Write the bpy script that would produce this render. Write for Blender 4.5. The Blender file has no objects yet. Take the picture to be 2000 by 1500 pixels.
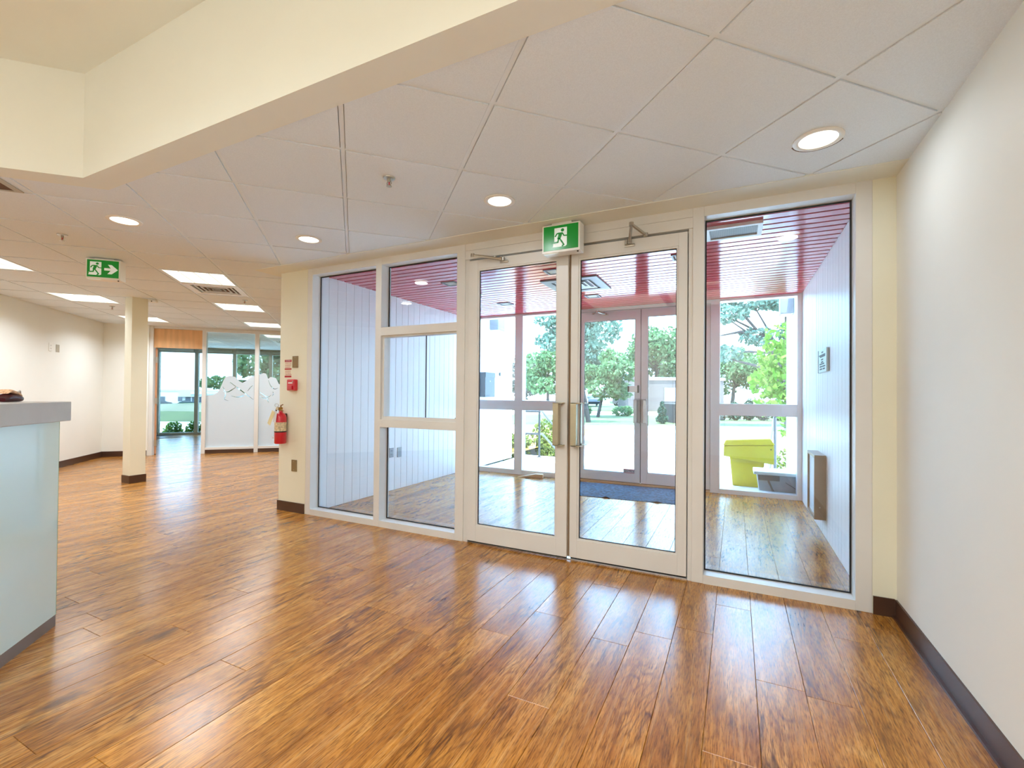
import bpy, bmesh, math, random
from math import radians as R, sin, cos, pi
from mathutils import Matrix, Vector, Euler
import numpy as np

sc = bpy.context.scene
col = sc.collection
S2 = math.sqrt(2.0)

# ------------------------------------------------------------------ camera
cam_d = bpy.data.cameras.new('camera')
cam = bpy.data.objects.new('camera', cam_d)
col.objects.link(cam)
sc.camera = cam
CAM_H = 1.207
F_PX = 895.141
cam_d.sensor_fit = 'HORIZONTAL'
cam_d.sensor_width = 36.0
cam_d.lens = 36.0 * F_PX / 2000.0
cam_d.shift_y = 10.273 / 2000.0
cam_d.clip_start = 0.02
cam_d.clip_end = 1000
YAW, PITCH, ROLL = R(26.0253), R(0.60975), R(0.49776)
_fw = Vector((-sin(YAW), cos(YAW), 0)); _r = Vector((cos(YAW), sin(YAW), 0)); _u = Vector((0, 0, 1))
CF = _fw * cos(PITCH) + _u * sin(PITCH)
_u2 = _u * cos(PITCH) - _fw * sin(PITCH)
CR = _r * cos(ROLL) + _u2 * sin(ROLL)
CU = _u2 * cos(ROLL) - _r * sin(ROLL)
_m = Matrix(((CR.x, CU.x, -CF.x), (CR.y, CU.y, -CF.y), (CR.z, CU.z, -CF.z))).to_4x4()
_m.translation = (0, 0, CAM_H)
cam.matrix_world = _m

# ------------------------------------------------------------------ colour management, sky, sun
sc.view_settings.view_transform = 'Standard'
sc.view_settings.look = 'None'
sc.view_settings.gamma = 1.0
sc.view_settings.use_curve_mapping = False
sc.view_settings.exposure = 0.50
sc.cycles.max_bounces = 10
sc.cycles.diffuse_bounces = 5
sc.cycles.glossy_bounces = 5
sc.cycles.transparent_max_bounces = 24
sc.cycles.transmission_bounces = 6
sc.cycles.sample_clamp_indirect = 6.0
sc.cycles.caustics_reflective = False
sc.cycles.caustics_refractive = False

SKY = 9.5
SUN = 20.0
LAMP = 0.75
world = bpy.data.worlds.new('sky')
sc.world = world
world.use_nodes = True
wn = world.node_tree
wn.nodes.clear()
w_out = wn.nodes.new('ShaderNodeOutputWorld')
w_bg = wn.nodes.new('ShaderNodeBackground')
w_tc = wn.nodes.new('ShaderNodeTexCoord')
w_sep = wn.nodes.new('ShaderNodeSeparateXYZ')
w_rmp = wn.nodes.new('ShaderNodeValToRGB')
w_rmp.color_ramp.elements[0].position = 0.0
w_rmp.color_ramp.elements[0].color = (0.50, 0.76, 1.0, 1)
w_rmp.color_ramp.elements[1].position = 0.8
w_rmp.color_ramp.elements[1].color = (0.38, 0.64, 1.0, 1)
wn.links.new(w_tc.outputs['Generated'], w_sep.inputs[0])
wn.links.new(w_sep.outputs['Z'], w_rmp.inputs[0])
wn.links.new(w_rmp.outputs[0], w_bg.inputs[0])
w_bg.inputs[1].default_value = SKY
wn.links.new(w_bg.outputs[0], w_out.inputs[0])

sun_d = bpy.data.lights.new('sun', 'SUN')
sun_d.energy = SUN
sun_d.angle = R(0.6)
sun_d.color = (1.0, 0.98, 0.93)
sun = bpy.data.objects.new('sun', sun_d)
col.objects.link(sun)
sun.rotation_euler = Vector((-0.10, 0.30, -1.0)).to_track_quat('-Z', 'Y').to_euler()

# ------------------------------------------------------------------ materials
def nd(t, typ, **kw):
    n = t.nodes.new(typ)
    for k, v in kw.items():
        setattr(n, k, v)
    return n

def base_mat(name):
    m = bpy.data.materials.new(name)
    m.use_nodes = True
    t = m.node_tree
    return m, t, t.nodes['Principled BSDF']

def pm(name, c, rough=0.5, metal=0.0, var=0.06, scale=9.0, bump=0.0, coat=0.0, stretch=(1, 1, 1), detail=3, spec=0.5, emit=None):
    """plain procedural material: a base colour broken up by noise, optional fine bump"""
    m, t, b = base_mat(name)
    tc = nd(t, 'ShaderNodeTexCoord')
    mp = nd(t, 'ShaderNodeMapping')
    mp.inputs['Scale'].default_value = stretch
    nz = nd(t, 'ShaderNodeTexNoise')
    nz.inputs['Scale'].default_value = scale
    nz.inputs['Detail'].default_value = detail
    rp = nd(t, 'ShaderNodeValToRGB')
    lo = [max(0, x * (1 - var)) for x in c]; hi = [min(1, x * (1 + var)) for x in c]
    rp.color_ramp.elements[0].color = (*lo, 1); rp.color_ramp.elements[0].position = 0.3
    rp.color_ramp.elements[1].color = (*hi, 1); rp.color_ramp.elements[1].position = 0.7
    t.links.new(tc.outputs['Object'], mp.inputs[0]); t.links.new(mp.outputs[0], nz.inputs['Vector'])
    t.links.new(nz.outputs[0], rp.inputs[0]); t.links.new(rp.outputs[0], b.inputs['Base Color'])
    b.inputs['Roughness'].default_value = rough
    b.inputs['Metallic'].default_value = metal
    b.inputs['Coat Weight'].default_value = coat
    b.inputs['Coat Roughness'].default_value = 0.08
    b.inputs['Specular IOR Level'].default_value = spec
    if bump:
        bp = nd(t, 'ShaderNodeBump')
        bp.inputs['Strength'].default_value = bump
        bp.inputs['Distance'].default_value = 0.002
        t.links.new(nz.outputs[0], bp.inputs['Height']); t.links.new(bp.outputs[0], b.inputs['Normal'])
    if emit:
        b.inputs['Emission Color'].default_value = (*emit[0], 1)
        b.inputs['Emission Strength'].default_value = emit[1]
    return m

def srgb(r, g, b):
    f = lambda v: (v / 255 / 12.92) if v / 255 < 0.04045 else ((v / 255 + 0.055) / 1.055) ** 2.4
    return (f(r), f(g), f(b))

def math_(t, op, a, b=None, c=None, clamp=False):
    n = nd(t, 'ShaderNodeMath', operation=op, use_clamp=clamp)
    for i, v in enumerate((a, b, c)):
        if v is None:
            continue
        if isinstance(v, (int, float)):
            n.inputs[i].default_value = v
        else:
            t.links.new(v, n.inputs[i])
    return n.outputs[0]

def mix_col(t, fac, a, b, mode='MIX'):
    n = nd(t, 'ShaderNodeMix', data_type='RGBA', blend_type=mode)
    for s, v in ((0, fac), (6, a), (7, b)):
        if isinstance(v, (int, float)):
            n.inputs[s].default_value = v
        elif isinstance(v, tuple):
            n.inputs[s].default_value = (*v, 1) if len(v) == 3 else v
        else:
            t.links.new(v, n.inputs[s])
    return n.outputs[2]

def comb(t, x, y, z=0.0):
    n = nd(t, 'ShaderNodeCombineXYZ')
    for i, v in enumerate((x, y, z)):
        if isinstance(v, (int, float)):
            n.inputs[i].default_value = v
        else:
            t.links.new(v, n.inputs[i])
    return n.outputs[0]

def noise(t, vec, scale=1.0, detail=4.0, rough=0.55, dist=0.0):
    n = nd(t, 'ShaderNodeTexNoise')
    n.inputs['Scale'].default_value = scale; n.inputs['Detail'].default_value = detail
    n.inputs['Roughness'].default_value = rough; n.inputs['Distortion'].default_value = dist
    t.links.new(vec, n.inputs['Vector'])
    return n.outputs[0]

def ramp(t, fac, stops):
    n = nd(t, 'ShaderNodeValToRGB')
    e = n.color_ramp.elements
    while len(e) < len(stops):
        e.new(0.5)
    for el, (p, c) in zip(e, stops):
        el.position = p
        el.color = (*c, 1) if len(c) == 3 else c
    t.links.new(fac, n.inputs[0])
    return n.outputs[0]

def plank_material():
    m, t, b = base_mat('oak_vinyl_plank')
    geo = nd(t, 'ShaderNodeNewGeometry')
    sep = nd(t, 'ShaderNodeSeparateXYZ'); t.links.new(geo.outputs['Position'], sep.inputs[0])
    at = nd(t, 'ShaderNodeAttribute', attribute_name='rnd')
    rnd = at.outputs['Fac']
    X, Y = sep.outputs['X'], sep.outputs['Y']
    ox = math_(t, 'MULTIPLY', rnd, 41.0); oy = math_(t, 'MULTIPLY', rnd, 83.0)
    x1 = math_(t, 'ADD', X, ox); y1 = math_(t, 'ADD', Y, oy)
    # broad figure
    v1 = comb(t, math_(t, 'MULTIPLY', x1, 8.0), math_(t, 'MULTIPLY', y1, 1.3), rnd)
    n1 = noise(t, v1, 1.0, 5, 0.62, 1.0)
    # growth-ring (cathedral) figure
    v2 = comb(t, math_(t, 'MULTIPLY', x1, 5.0), math_(t, 'MULTIPLY', y1, 0.9), rnd)
    n2 = noise(t, v2, 1.0, 2.5, 0.5, 0.4)
    rings = math_(t, 'PINGPONG', math_(t, 'MULTIPLY', n2, 17.0), 0.5)
    rings = math_(t, 'MULTIPLY', rings, 2.0)
    # fine pores
    v3 = comb(t, math_(t, 'MULTIPLY', x1, 230.0), math_(t, 'MULTIPLY', y1, 20.0), rnd)
    n3 = noise(t, v3, 1.0, 3, 0.6)
    v3b = comb(t, math_(t, 'MULTIPLY', x1, 60.0), math_(t, 'MULTIPLY', y1, 2.2), rnd)
    n3b = noise(t, v3b, 1.0, 4, 0.6)
    # dark checks
    v4 = comb(t, math_(t, 'MULTIPLY', x1, 9.0), math_(t, 'MULTIPLY', y1, 0.75), rnd)
    n4 = noise(t, v4, 1.0, 4, 0.55, 0.5)
    crack = math_(t, 'ABSOLUTE', math_(t, 'SUBTRACT', n4, 0.5))
    crack = math_(t, 'SUBTRACT', 1.0, math_(t, 'MULTIPLY', crack, 55.0), clamp=True)
    v5 = comb(t, math_(t, 'MULTIPLY', x1, 3.0), math_(t, 'MULTIPLY', y1, 2.0), rnd)
    cm = math_(t, 'MULTIPLY', math_(t, 'SUBTRACT', noise(t, v5, 1.0, 2), 0.47), 7.0, clamp=True)
    crack = math_(t, 'MULTIPLY', crack, cm)
    # knots
    vk = comb(t, math_(t, 'MULTIPLY', x1, 5.5), math_(t, 'MULTIPLY', y1, 2.6), 0.0)
    vo = nd(t, 'ShaderNodeTexVoronoi'); vo.inputs['Scale'].default_value = 0.62; t.links.new(vk, vo.inputs['Vector'])
    knot = math_(t, 'SUBTRACT', 1.0, math_(t, 'MULTIPLY', math_(t, 'ADD', vo.outputs['Distance'], math_(t, 'MULTIPLY', math_(t, 'SUBTRACT', n1, 0.5), 0.25)), 5.5), clamp=True)
    c1 = ramp(t, n1, [(0.25, srgb(136, 86, 32)), (0.42, srgb(180, 118, 44)), (0.55, srgb(200, 137, 56)), (0.74, srgb(222, 168, 92))])
    tone = ramp(t, rnd, [(0.0, (0.84, 0.81, 0.78)), (0.5, (1.0, 0.98, 0.95)), (1.0, (1.06, 1.06, 1.06))])
    c2 = mix_col(t, 1.0, c1, tone, 'MULTIPLY')
    c3 = mix_col(t, math_(t, 'MULTIPLY', math_(t, 'SUBTRACT', 1.0, math_(t, 'MULTIPLY', rings, 2.2), clamp=True), math_(t, 'MULTIPLY', cm, 0.65)), c2, srgb(96, 56, 26))
    c4 = mix_col(t, math_(t, 'MULTIPLY', math_(t, 'SUBTRACT', 0.57, n3), 3.2, clamp=True), c3, srgb(92, 54, 22))
    c4 = mix_col(t, math_(t, 'MULTIPLY', math_(t, 'SUBTRACT', n3b, 0.54), 2.0, clamp=True), c4, srgb(236, 184, 112))
    c4 = mix_col(t, math_(t, 'MULTIPLY', math_(t, 'SUBTRACT', 0.46, n3b), 3.0, clamp=True), c4, srgb(112, 66, 28))
    c5 = mix_col(t, math_(t, 'MULTIPLY', crack, 0.72), c4, srgb(58, 36, 24))
    c6 = mix_col(t, math_(t, 'MULTIPLY', knot, 0.8), c5, srgb(66, 44, 30))
    t.links.new(c6, b.inputs['Base Color'])
    b.inputs['Roughness'].default_value = 0.30
    b.inputs['Specular IOR Level'].default_value = 0.58
    rr = math_(t, 'ADD', 0.15, math_(t, 'MULTIPLY', n3, 0.16))
    t.links.new(rr, b.inputs['Roughness'])
    bp = nd(t, 'ShaderNodeBump'); bp.inputs['Strength'].default_value = 0.12; bp.inputs['Distance'].default_value = 0.001
    t.links.new(n3, bp.inputs['Height']); t.links.new(bp.outputs[0], b.inputs['Normal'])
    return m

def glass_material(name, tint=(0.985, 0.995, 0.99), refl=1.0):
    m = bpy.data.materials.new(name); m.use_nodes = True
    t = m.node_tree; t.nodes.clear()
    out = nd(t, 'ShaderNodeOutputMaterial')
    tr = nd(t, 'ShaderNodeBsdfTransparent'); tr.inputs[0].default_value = (*tint, 1)
    gl = nd(t, 'ShaderNodeBsdfGlossy'); gl.inputs['Roughness'].default_value = 0.005
    gl.inputs[0].default_value = (1, 1, 1, 1)
    lw = nd(t, 'ShaderNodeLayerWeight'); lw.inputs['Blend'].default_value = 0.5
    f5 = math_(t, 'POWER', lw.outputs['Facing'], 5.0)
    fac = math_(t, 'MULTIPLY', math_(t, 'ADD', 0.04, math_(t, 'MULTIPLY', f5, 0.96)), refl)
    mx = nd(t, 'ShaderNodeMixShader')
    t.links.new(fac, mx.inputs[0]); t.links.new(tr.outputs[0], mx.inputs[1]); t.links.new(gl.outputs[0], mx.inputs[2])
    t.links.new(mx.outputs[0], out.inputs[0])
    return m

def frosted_material():
    m = bpy.data.materials.new('frosted_film'); m.use_nodes = True
    t = m.node_tree; t.nodes.clear()
    out = nd(t, 'ShaderNodeOutputMaterial')
    tl = nd(t, 'ShaderNodeBsdfTranslucent'); tl.inputs[0].default_value = (0.93, 0.95, 0.97, 1)
    df = nd(t, 'ShaderNodeBsdfDiffuse'); df.inputs[0].default_value = (0.86, 0.88, 0.90, 1)
    tc = nd(t, 'ShaderNodeTexCoord')
    nz = noise(t, tc.outputs['Object'], 60.0, 2)
    mx = nd(t, 'ShaderNodeMixShader')
    t.links.new(math_(t, 'ADD', 0.42, math_(t, 'MULTIPLY', nz, 0.06)), mx.inputs[0])
    t.links.new(tl.outputs[0], mx.inputs[1]); t.links.new(df.outputs[0], mx.inputs[2])
    t.links.new(mx.outputs[0], out.inputs[0])
    return m

def leaf_material(name, a, b_, trans=0.35):
    m = bpy.data.materials.new(name); m.use_nodes = True
    t = m.node_tree; t.nodes.clear()
    out = nd(t, 'ShaderNodeOutputMaterial')
    at = nd(t, 'ShaderNodeAttribute', attribute_name='rnd')
    c = ramp(t, at.outputs['Fac'], [(0.0, a), (1.0, b_)])
    df = nd(t, 'ShaderNodeBsdfDiffuse'); tl = nd(t, 'ShaderNodeBsdfTranslucent')
    t.links.new(c, df.inputs[0]); t.links.new(c, tl.inputs[0])
    mx = nd(t, 'ShaderNodeMixShader'); mx.inputs[0].default_value = trans
    t.links.new(df.outputs[0], mx.inputs[1]); t.links.new(tl.outputs[0], mx.inputs[2])
    t.links.new(mx.outputs[0], out.inputs[0])
    return m

def grid_mesh_material(name, c0, c1, step):
    """fine louvre / expanded-metal relief, far below the size of a separate piece"""
    m, t, b = base_mat(name)
    tc = nd(t, 'ShaderNodeTexCoord')
    br = nd(t, 'ShaderNodeTexBrick')
    br.offset = 0.0
    br.inputs['Scale'].default_value = 1.0 / step
    br.inputs['Brick Width'].default_value = 1.0; br.inputs['Row Height'].default_value = 1.0
    br.inputs['Mortar Size'].default_value = 0.12
    br.inputs['Color1'].default_value = (*c0, 1); br.inputs['Color2'].default_value = (*c0, 1)
    br.inputs['Mortar'].default_value = (*c1, 1)
    t.links.new(tc.outputs['Object'], br.inputs['Vector'])
    t.links.new(br.outputs['Color'], b.inputs['Base Color'])
    b.inputs['Roughness'].default_value = 0.5
    return m

M = {}
M['plank'] = plank_material()
M['subfloor'] = pm('subfloor', (0.03, 0.018, 0.01), 0.8)
M['wall'] = pm('cream_paint', srgb(238, 238, 230), 0.62, var=0.015, scale=2.0, bump=0.02)
M['wall_yellow'] = pm('warm_cream_paint', srgb(236, 234, 212), 0.6, var=0.02, scale=2.0)
M['drywall'] = pm('ceiling_drywall', srgb(236, 238, 228), 0.7, var=0.015, scale=2.0)
M['tile'] = pm('ceiling_tile', srgb(232, 241, 247), 0.85, var=0.04, scale=220.0, bump=0.12, detail=2)
M['tbar'] = pm('ceiling_grid_metal', srgb(234, 243, 248), 0.45, var=0.02)
M['frame'] = pm('beige_painted_aluminium', srgb(226, 225, 220), 0.38, var=0.02, scale=4)
M['frame_white'] = pm('white_painted_aluminium', srgb(232, 232, 232), 0.4, var=0.02, scale=4)
M['frame_grey'] = pm('grey_aluminium', srgb(232, 232, 232), 0.36, var=0.03, scale=4)
M['frame_olive'] = pm('olive_grey_aluminium', srgb(168, 168, 150), 0.45, var=0.04, scale=4)
M['gasket'] = pm('black_rubber', (0.015, 0.016, 0.018), 0.6)
M['glass'] = glass_material('clear_glass')
M['glass_office'] = glass_material('green_tint_glass', (0.93, 0.985, 0.955))
M['glass_solar'] = glass_material('solar_tinted_glass', (0.50, 0.56, 0.58))  # dark tint added to weaken the office daylight and its floor reflection
M['glass_front'] = glass_material('blue_tint_glass', (0.88, 0.96, 1.0))
M['film'] = frosted_material()
M['base'] = pm('brown_vinyl_base', srgb(76, 50, 36), 0.32, var=0.08, scale=5)
M['board'] = pm('white_painted_board', srgb(236, 238, 240), 0.36, var=0.02, scale=3, stretch=(4, 4, 0.4))
M['slat'] = pm('red_gloss_metal', srgb(190, 36, 62), 0.13, var=0.05, scale=3, coat=0.0, spec=0.4)
M['slat_back'] = pm('dark_red_backing', (.05, .006, .012), 0.85, spec=0.1)
M['laminate'] = pm('grey_laminate', srgb(190, 186, 180), 0.35, var=0.03, scale=12)
M['desk_glass'] = pm('back_painted_glass', srgb(216, 240, 236), 0.03, var=0.02, scale=2, coat=1.0)
M['desk_core'] = pm('desk_core', srgb(150, 170, 160), 0.5)
M['green_edge'] = pm('green_glass_edge', srgb(122, 160, 120), 0.2)
M['kick'] = pm('taupe_metal_kick', srgb(132, 118, 108), 0.4, metal=0.2)
M['metal'] = pm('brushed_steel', srgb(190, 184, 172), 0.28, metal=1.0, var=0.06, scale=40, stretch=(1, 1, 8))
M['bronze'] = pm('champagne_bronze', srgb(196, 184, 156), 0.34, metal=0.75, var=0.05, scale=20)
M['alu'] = pm('bright_aluminium', srgb(214, 216, 218), 0.35, metal=0.6, var=0.03, scale=10)
M['white'] = pm('white_plastic', srgb(240, 238, 230), 0.4, var=0.015)
M['white_lit'] = pm('sign_white_panel', srgb(236, 244, 240), 0.4, var=0.01, emit=((0.85, 1.0, 0.92), 0.12))
M['green_lit'] = pm('sign_green_panel', srgb(8, 122, 34), 0.28, var=0.03, emit=((0.0, 0.30, 0.03), 0.18))
M['black'] = pm('black_plastic', (0.012, 0.011, 0.01), 0.4)
M['tan'] = pm('tan_cover_plate', srgb(140, 118, 78), 0.45, var=0.06)
M['greyplate'] = pm('grey_cover_plate', srgb(150, 152, 156), 0.4, metal=0.2)
M['taupe'] = pm('taupe_cover_plate', srgb(176, 168, 148), 0.4)
M['red'] = pm('red_enamel', srgb(206, 24, 44), 0.28, var=0.06, coat=0.6)
M['label_print'] = pm('printed_label', srgb(214, 196, 160), 0.5, var=0.35, scale=70)
M['paper'] = pm('cream_paper_tag', srgb(236, 224, 176), 0.7, var=0.05)
M['paper_white'] = pm('white_paper', srgb(226, 226, 230), 0.7, var=0.04)
M['ink_red'] = pm('red_ink', srgb(178, 30, 36), 0.6)
M['ink_dark'] = pm('dark_ink', srgb(40, 44, 50), 0.6)
M['brass'] = pm('brass', srgb(150, 112, 52), 0.3, metal=0.9)
M['wood_panel'] = pm('maple_veneer', srgb(222, 172, 118), 0.45, var=0.12, scale=3, stretch=(6, 6, 0.6), detail=5)
M['wood_edge'] = pm('cherry_wood_edge', srgb(198, 142, 102), 0.45, var=0.12, scale=6, stretch=(6, 6, 0.5))
M['raw_wood'] = pm('raw_softwood', srgb(206, 176, 140), 0.7, var=0.1, scale=8, stretch=(0.5, 5, 5))
M['reflector'] = pm('lamp_reflector', srgb(240, 236, 224), 0.2, metal=0.6, var=0.01)
M['vent_dark'] = pm('vent_throat', srgb(96, 62, 32), 0.7, var=0.1)
M['mesh_brown'] = grid_mesh_material('grille_mesh', srgb(122, 108, 88), srgb(40, 34, 28), 0.012)
M['mesh_grey'] = grid_mesh_material('heater_mesh', srgb(120, 128, 140), srgb(214, 220, 226), 0.010)
M['heater'] = pm('taupe_enamel', srgb(150, 126, 98), 0.4)
M['mat_blue'] = pm('blue_carpet', srgb(44, 70, 90), 0.95, var=0.8, scale=34, bump=0.5, detail=1)
M['navy'] = pm('blue_grey_enamel', srgb(42, 50, 58), 0.35)
M['plaque'] = pm('brushed_plaque', srgb(186, 198, 196), 0.4, metal=0.3, var=0.05, scale=12)
M['grey_fixture'] = pm('grey_fixture', srgb(120, 122, 126), 0.45)
M['yellow'] = pm('yellow_polyethylene', srgb(206, 178, 22), 0.45, var=0.05, scale=4)
M['tub'] = pm('clear_grey_plastic', srgb(160, 164, 168), 0.25, var=0.12, scale=5)
M['tub_dark'] = pm('grey_plastic', srgb(88, 88, 88), 0.35, var=0.1)
M['concrete'] = pm('concrete', srgb(212, 210, 206), 0.85, var=0.08, scale=6, detail=6)
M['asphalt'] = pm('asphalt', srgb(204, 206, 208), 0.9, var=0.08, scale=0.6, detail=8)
M['curb'] = pm('curb_concrete', srgb(178, 182, 186), 0.85, var=0.08)
M['grass'] = pm('grass', (.056, .082, .018), 0.95, var=0.3, scale=0.5, detail=8)
M['grass_pale'] = pm('dry_lawn', (.15, .16, .10), 0.95, var=0.2, scale=0.3, detail=8)
M['bark'] = pm('bark', (.035, .028, .026), 0.9, var=0.2, scale=10)
M['brick_pink'] = pm('pale_pink_masonry', (.078, .062, .055), 0.9, var=0.08, scale=4)
M['brown_wall'] = pm('brown_masonry', (.018, .014, .013), 0.9, var=0.15, scale=6)
M['pale_wall'] = pm('pale_precast', (.58, .59, .63), 0.9, var=0.03, scale=0.5)
M['pale_wall_b'] = pm('white_precast', (.75, .73, .75), 0.9, var=0.02, scale=0.5)
M['dark_window'] = pm('office_window_glass', (.14, .15, .17), 0.15, var=0.2, scale=0.8)
M['roof'] = pm('roof_membrane', srgb(150, 150, 150), 0.9)
M['ext_wall'] = pm('exterior_white_siding', srgb(236, 236, 236), 0.6, var=0.02)
M['car_white'] = pm('white_car_paint', (.11,.11,.115), 0.2, coat=1.0)
M['car_blue'] = pm('blue_car_paint', (.008,.018,.04), 0.2, coat=1.0)
M['car_teal'] = pm('teal_car_paint', (.02,.06,.06), 0.2, coat=1.0)
M['car_silver'] = pm('silver_car_paint', (.085,.09,.10), 0.2, coat=1.0)
M['rail_grey'] = pm('grey_painted_steel', (.03,.031,.033), 0.45)
M['rail_white'] = pm('galvanised_steel', (.075,.076,.08), 0.45)
M['leather'] = pm('dark_maroon_leather', srgb(58, 18, 22), 0.3, var=0.3, scale=30)
M['strap'] = pm('cream_red_woven', srgb(216, 170, 132), 0.7, var=0.45, scale=120)
M['leaf_mid'] = leaf_material('leaf_mid_green', (0.049, 0.125, 0.049), (0.170, 0.261, 0.125))
M['leaf_blue'] = leaf_material('leaf_blue_green', (0.064, 0.133, 0.096), (0.170, 0.261, 0.205))
M['leaf_bright'] = leaf_material('leaf_bright_green', (0.058, 0.160, 0.018), (0.194, 0.307, 0.058), 0.5)
M['leaf_dark'] = leaf_material('leaf_dark_green', (0.016, 0.046, 0.030), (0.046, 0.096, 0.068), 0.2)
M['leaf_grey'] = leaf_material('leaf_grey_brown', (0.137, 0.127, 0.109), (0.251, 0.227, 0.194), 0.3)
M['leaf_yellow'] = leaf_material('leaf_yellow_green', (0.091, 0.127, 0.023), (0.239, 0.261, 0.082), 0.3)

def emit_mat(name, c, s):
    m = bpy.data.materials.new(name); m.use_nodes = True
    t = m.node_tree; t.nodes.clear()
    out = nd(t, 'ShaderNodeOutputMaterial'); em = nd(t, 'ShaderNodeEmission')
    tc = nd(t, 'ShaderNodeTexCoord')
    nz = noise(t, tc.outputs['Object'], 30.0, 1)
    em.inputs[0].default_value = (*c, 1)
    t.links.new(math_(t, 'MULTIPLY', s, math_(t, 'ADD', 0.95, math_(t, 'MULTIPLY', nz, 0.1))), em.inputs[1])
    t.links.new(em.outputs[0], out.inputs[0])
    return m
WARM = (0.92, 1.0, 1.10)
M['bulb'] = emit_mat('lamp_glow', (1.0, 0.93, 0.78), 3.0)
M['diffuser'] = emit_mat('fluorescent_diffuser', (1.0, 0.93, 0.74), 1.7)

# ------------------------------------------------------------------ mesh helpers
def uvp(u, v):
    """building grid turned 45 degrees: (u, v) -> world x, y"""
    return ((u - v) / S2, (u + v) / S2)

class MB:
    def __init__(s, off=(0, 0, 0)):
        s.v = []; s.f = []; s.mi = []; s.off = Vector(off)
    def add(s, vs, fs, mi=0):
        n = len(s.v)
        s.v += [tuple(Vector(p) - s.off) for p in vs]
        s.f += [tuple(i + n for i in f) for f in fs]
        s.mi += [mi] * len(fs)
        return s
    def box(s, x0, x1, y0, y1, z0, z1, mi=0, mat=None):
        x0, x1 = min(x0, x1), max(x0, x1); y0, y1 = min(y0, y1), max(y0, y1); z0, z1 = min(z0, z1), max(z0, z1)
        vs = [(x, y, z) for z in (z0, z1) for y in (y0, y1) for x in (x0, x1)]
        if mat is not None:
            vs = [mat @ Vector(p) for p in vs]
        return s.add(vs, [(0, 2, 3, 1), (4, 5, 7, 6), (0, 1, 5, 4), (2, 6, 7, 3), (0, 4, 6, 2), (1, 3, 7, 5)], mi)
    def ubox(s, u0, u1, v0, v1, z0, z1, mi=0):
        u0, u1 = min(u0, u1), max(u0, u1); v0, v1 = min(v0, v1), max(v0, v1)
        vs = [(*uvp(u, v), z) for z in (z0, z1) for v in (v0, v1) for u in (u0, u1)]
        return s.add(vs, [(0, 2, 3, 1), (4, 5, 7, 6), (0, 1, 5, 4), (2, 6, 7, 3), (0, 4, 6, 2), (1, 3, 7, 5)], mi)
    def cbox(s, x0, x1, y0, y1, z0, z1, c=0.004, mi=0, mat=None):
        """box with chamfered vertical-front edges (all 8 corners cut) via bmesh bevel"""
        bm = bmesh.new()
        bmesh.ops.create_cube(bm, size=1.0)
        for v in bm.verts:
            v.co = Vector(((x0 + x1) / 2 + v.co.x * abs(x1 - x0), (y0 + y1) / 2 + v.co.y * abs(y1 - y0), (z0 + z1) / 2 + v.co.z * abs(z1 - z0)))
        bmesh.ops.bevel(bm, geom=bm.edges[:] + bm.verts[:], offset=c, segments=2, profile=0.5, affect='EDGES')
        bm.verts.index_update()
        vs = [v.co.copy() for v in bm.verts]
        if mat is not None:
            vs = [mat @ p for p in vs]
        fs = [tuple(v.index for v in f.verts) for f in bm.faces]
        bm.free()
        return s.add(vs, fs, mi)
    def prism(s, poly, z0, z1, mi=0, fn=None):
        """closed prism over a 2-D polygon; fn maps (a, b, h) to 3-D"""
        fn = fn or (lambda a, b, h: (a, b, h))
        n = len(poly)
        ar = sum(poly[i][0] * poly[(i + 1) % n][1] - poly[(i + 1) % n][0] * poly[i][1] for i in range(n))
        if ar < 0:
            poly = poly[::-1]
        vs = [fn(a, b, z0) for a, b in poly] + [fn(a, b, z1) for a, b in poly]
        fs = [tuple(range(n - 1, -1, -1)), tuple(range(n, 2 * n))] + [(i, (i + 1) % n, n + (i + 1) % n, n + i) for i in range(n)]
        return s.add(vs, fs, mi)
    def tube(s, pts, r, n=8, mi=0, cap=True):
        pts = [Vector(p) for p in pts]
        rs = r if isinstance(r, (list, tuple)) else [r] * len(pts)
        rings = []
        prev = None
        for i, p in enumerate(pts):
            d = (pts[min(i + 1, len(pts) - 1)] - pts[max(i - 1, 0)]).normalized()
            a = Vector((0, 0, 1)) if abs(d.z) < 0.9 else Vector((1, 0, 0))
            if prev is not None:
                a = prev
            x = (a - d * a.dot(d)).normalized(); prev = x
            y = d.cross(x)
            rings.append([p + (x * cos(2 * pi * k / n) + y * sin(2 * pi * k / n)) * rs[i] for k in range(n)])
        vs = [q for rg in rings for q in rg]; fs = []
        for i in range(len(pts) - 1):
            for k in range(n):
                fs.append((i * n + k, i * n + (k + 1) % n, (i + 1) * n + (k + 1) % n, (i + 1) * n + k))
        if cap:
            fs.append(tuple(range(n - 1, -1, -1))); b = (len(pts) - 1) * n
            fs.append(tuple(range(b, b + n)))
        return s.add(vs, fs, mi)
    def lathe(s, prof, c=(0, 0, 0), n=24, mi=0, mat=None, closed=False):
        vs = []; fs = []
        for r, z in prof:
            for k in range(n):
                p = Vector((r * cos(2 * pi * k / n), r * sin(2 * pi * k / n), z))
                if mat is not None:
                    p = mat @ p
                vs.append(p + Vector(c))
        m = len(prof)
        for i in range(m - 1 + (1 if closed else 0)):
            j = (i + 1) % m
            for k in range(n):
                fs.append((i * n + k, i * n + (k + 1) % n, j * n + (k + 1) % n, j * n + k))
        if not closed:
            if prof[0][0] > 1e-6: fs.append(tuple(range(n - 1, -1, -1)))
            if prof[-1][0] > 1e-6: fs.append(tuple(range((m - 1) * n, m * n)))
        return s.add(vs, fs, mi)
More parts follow.
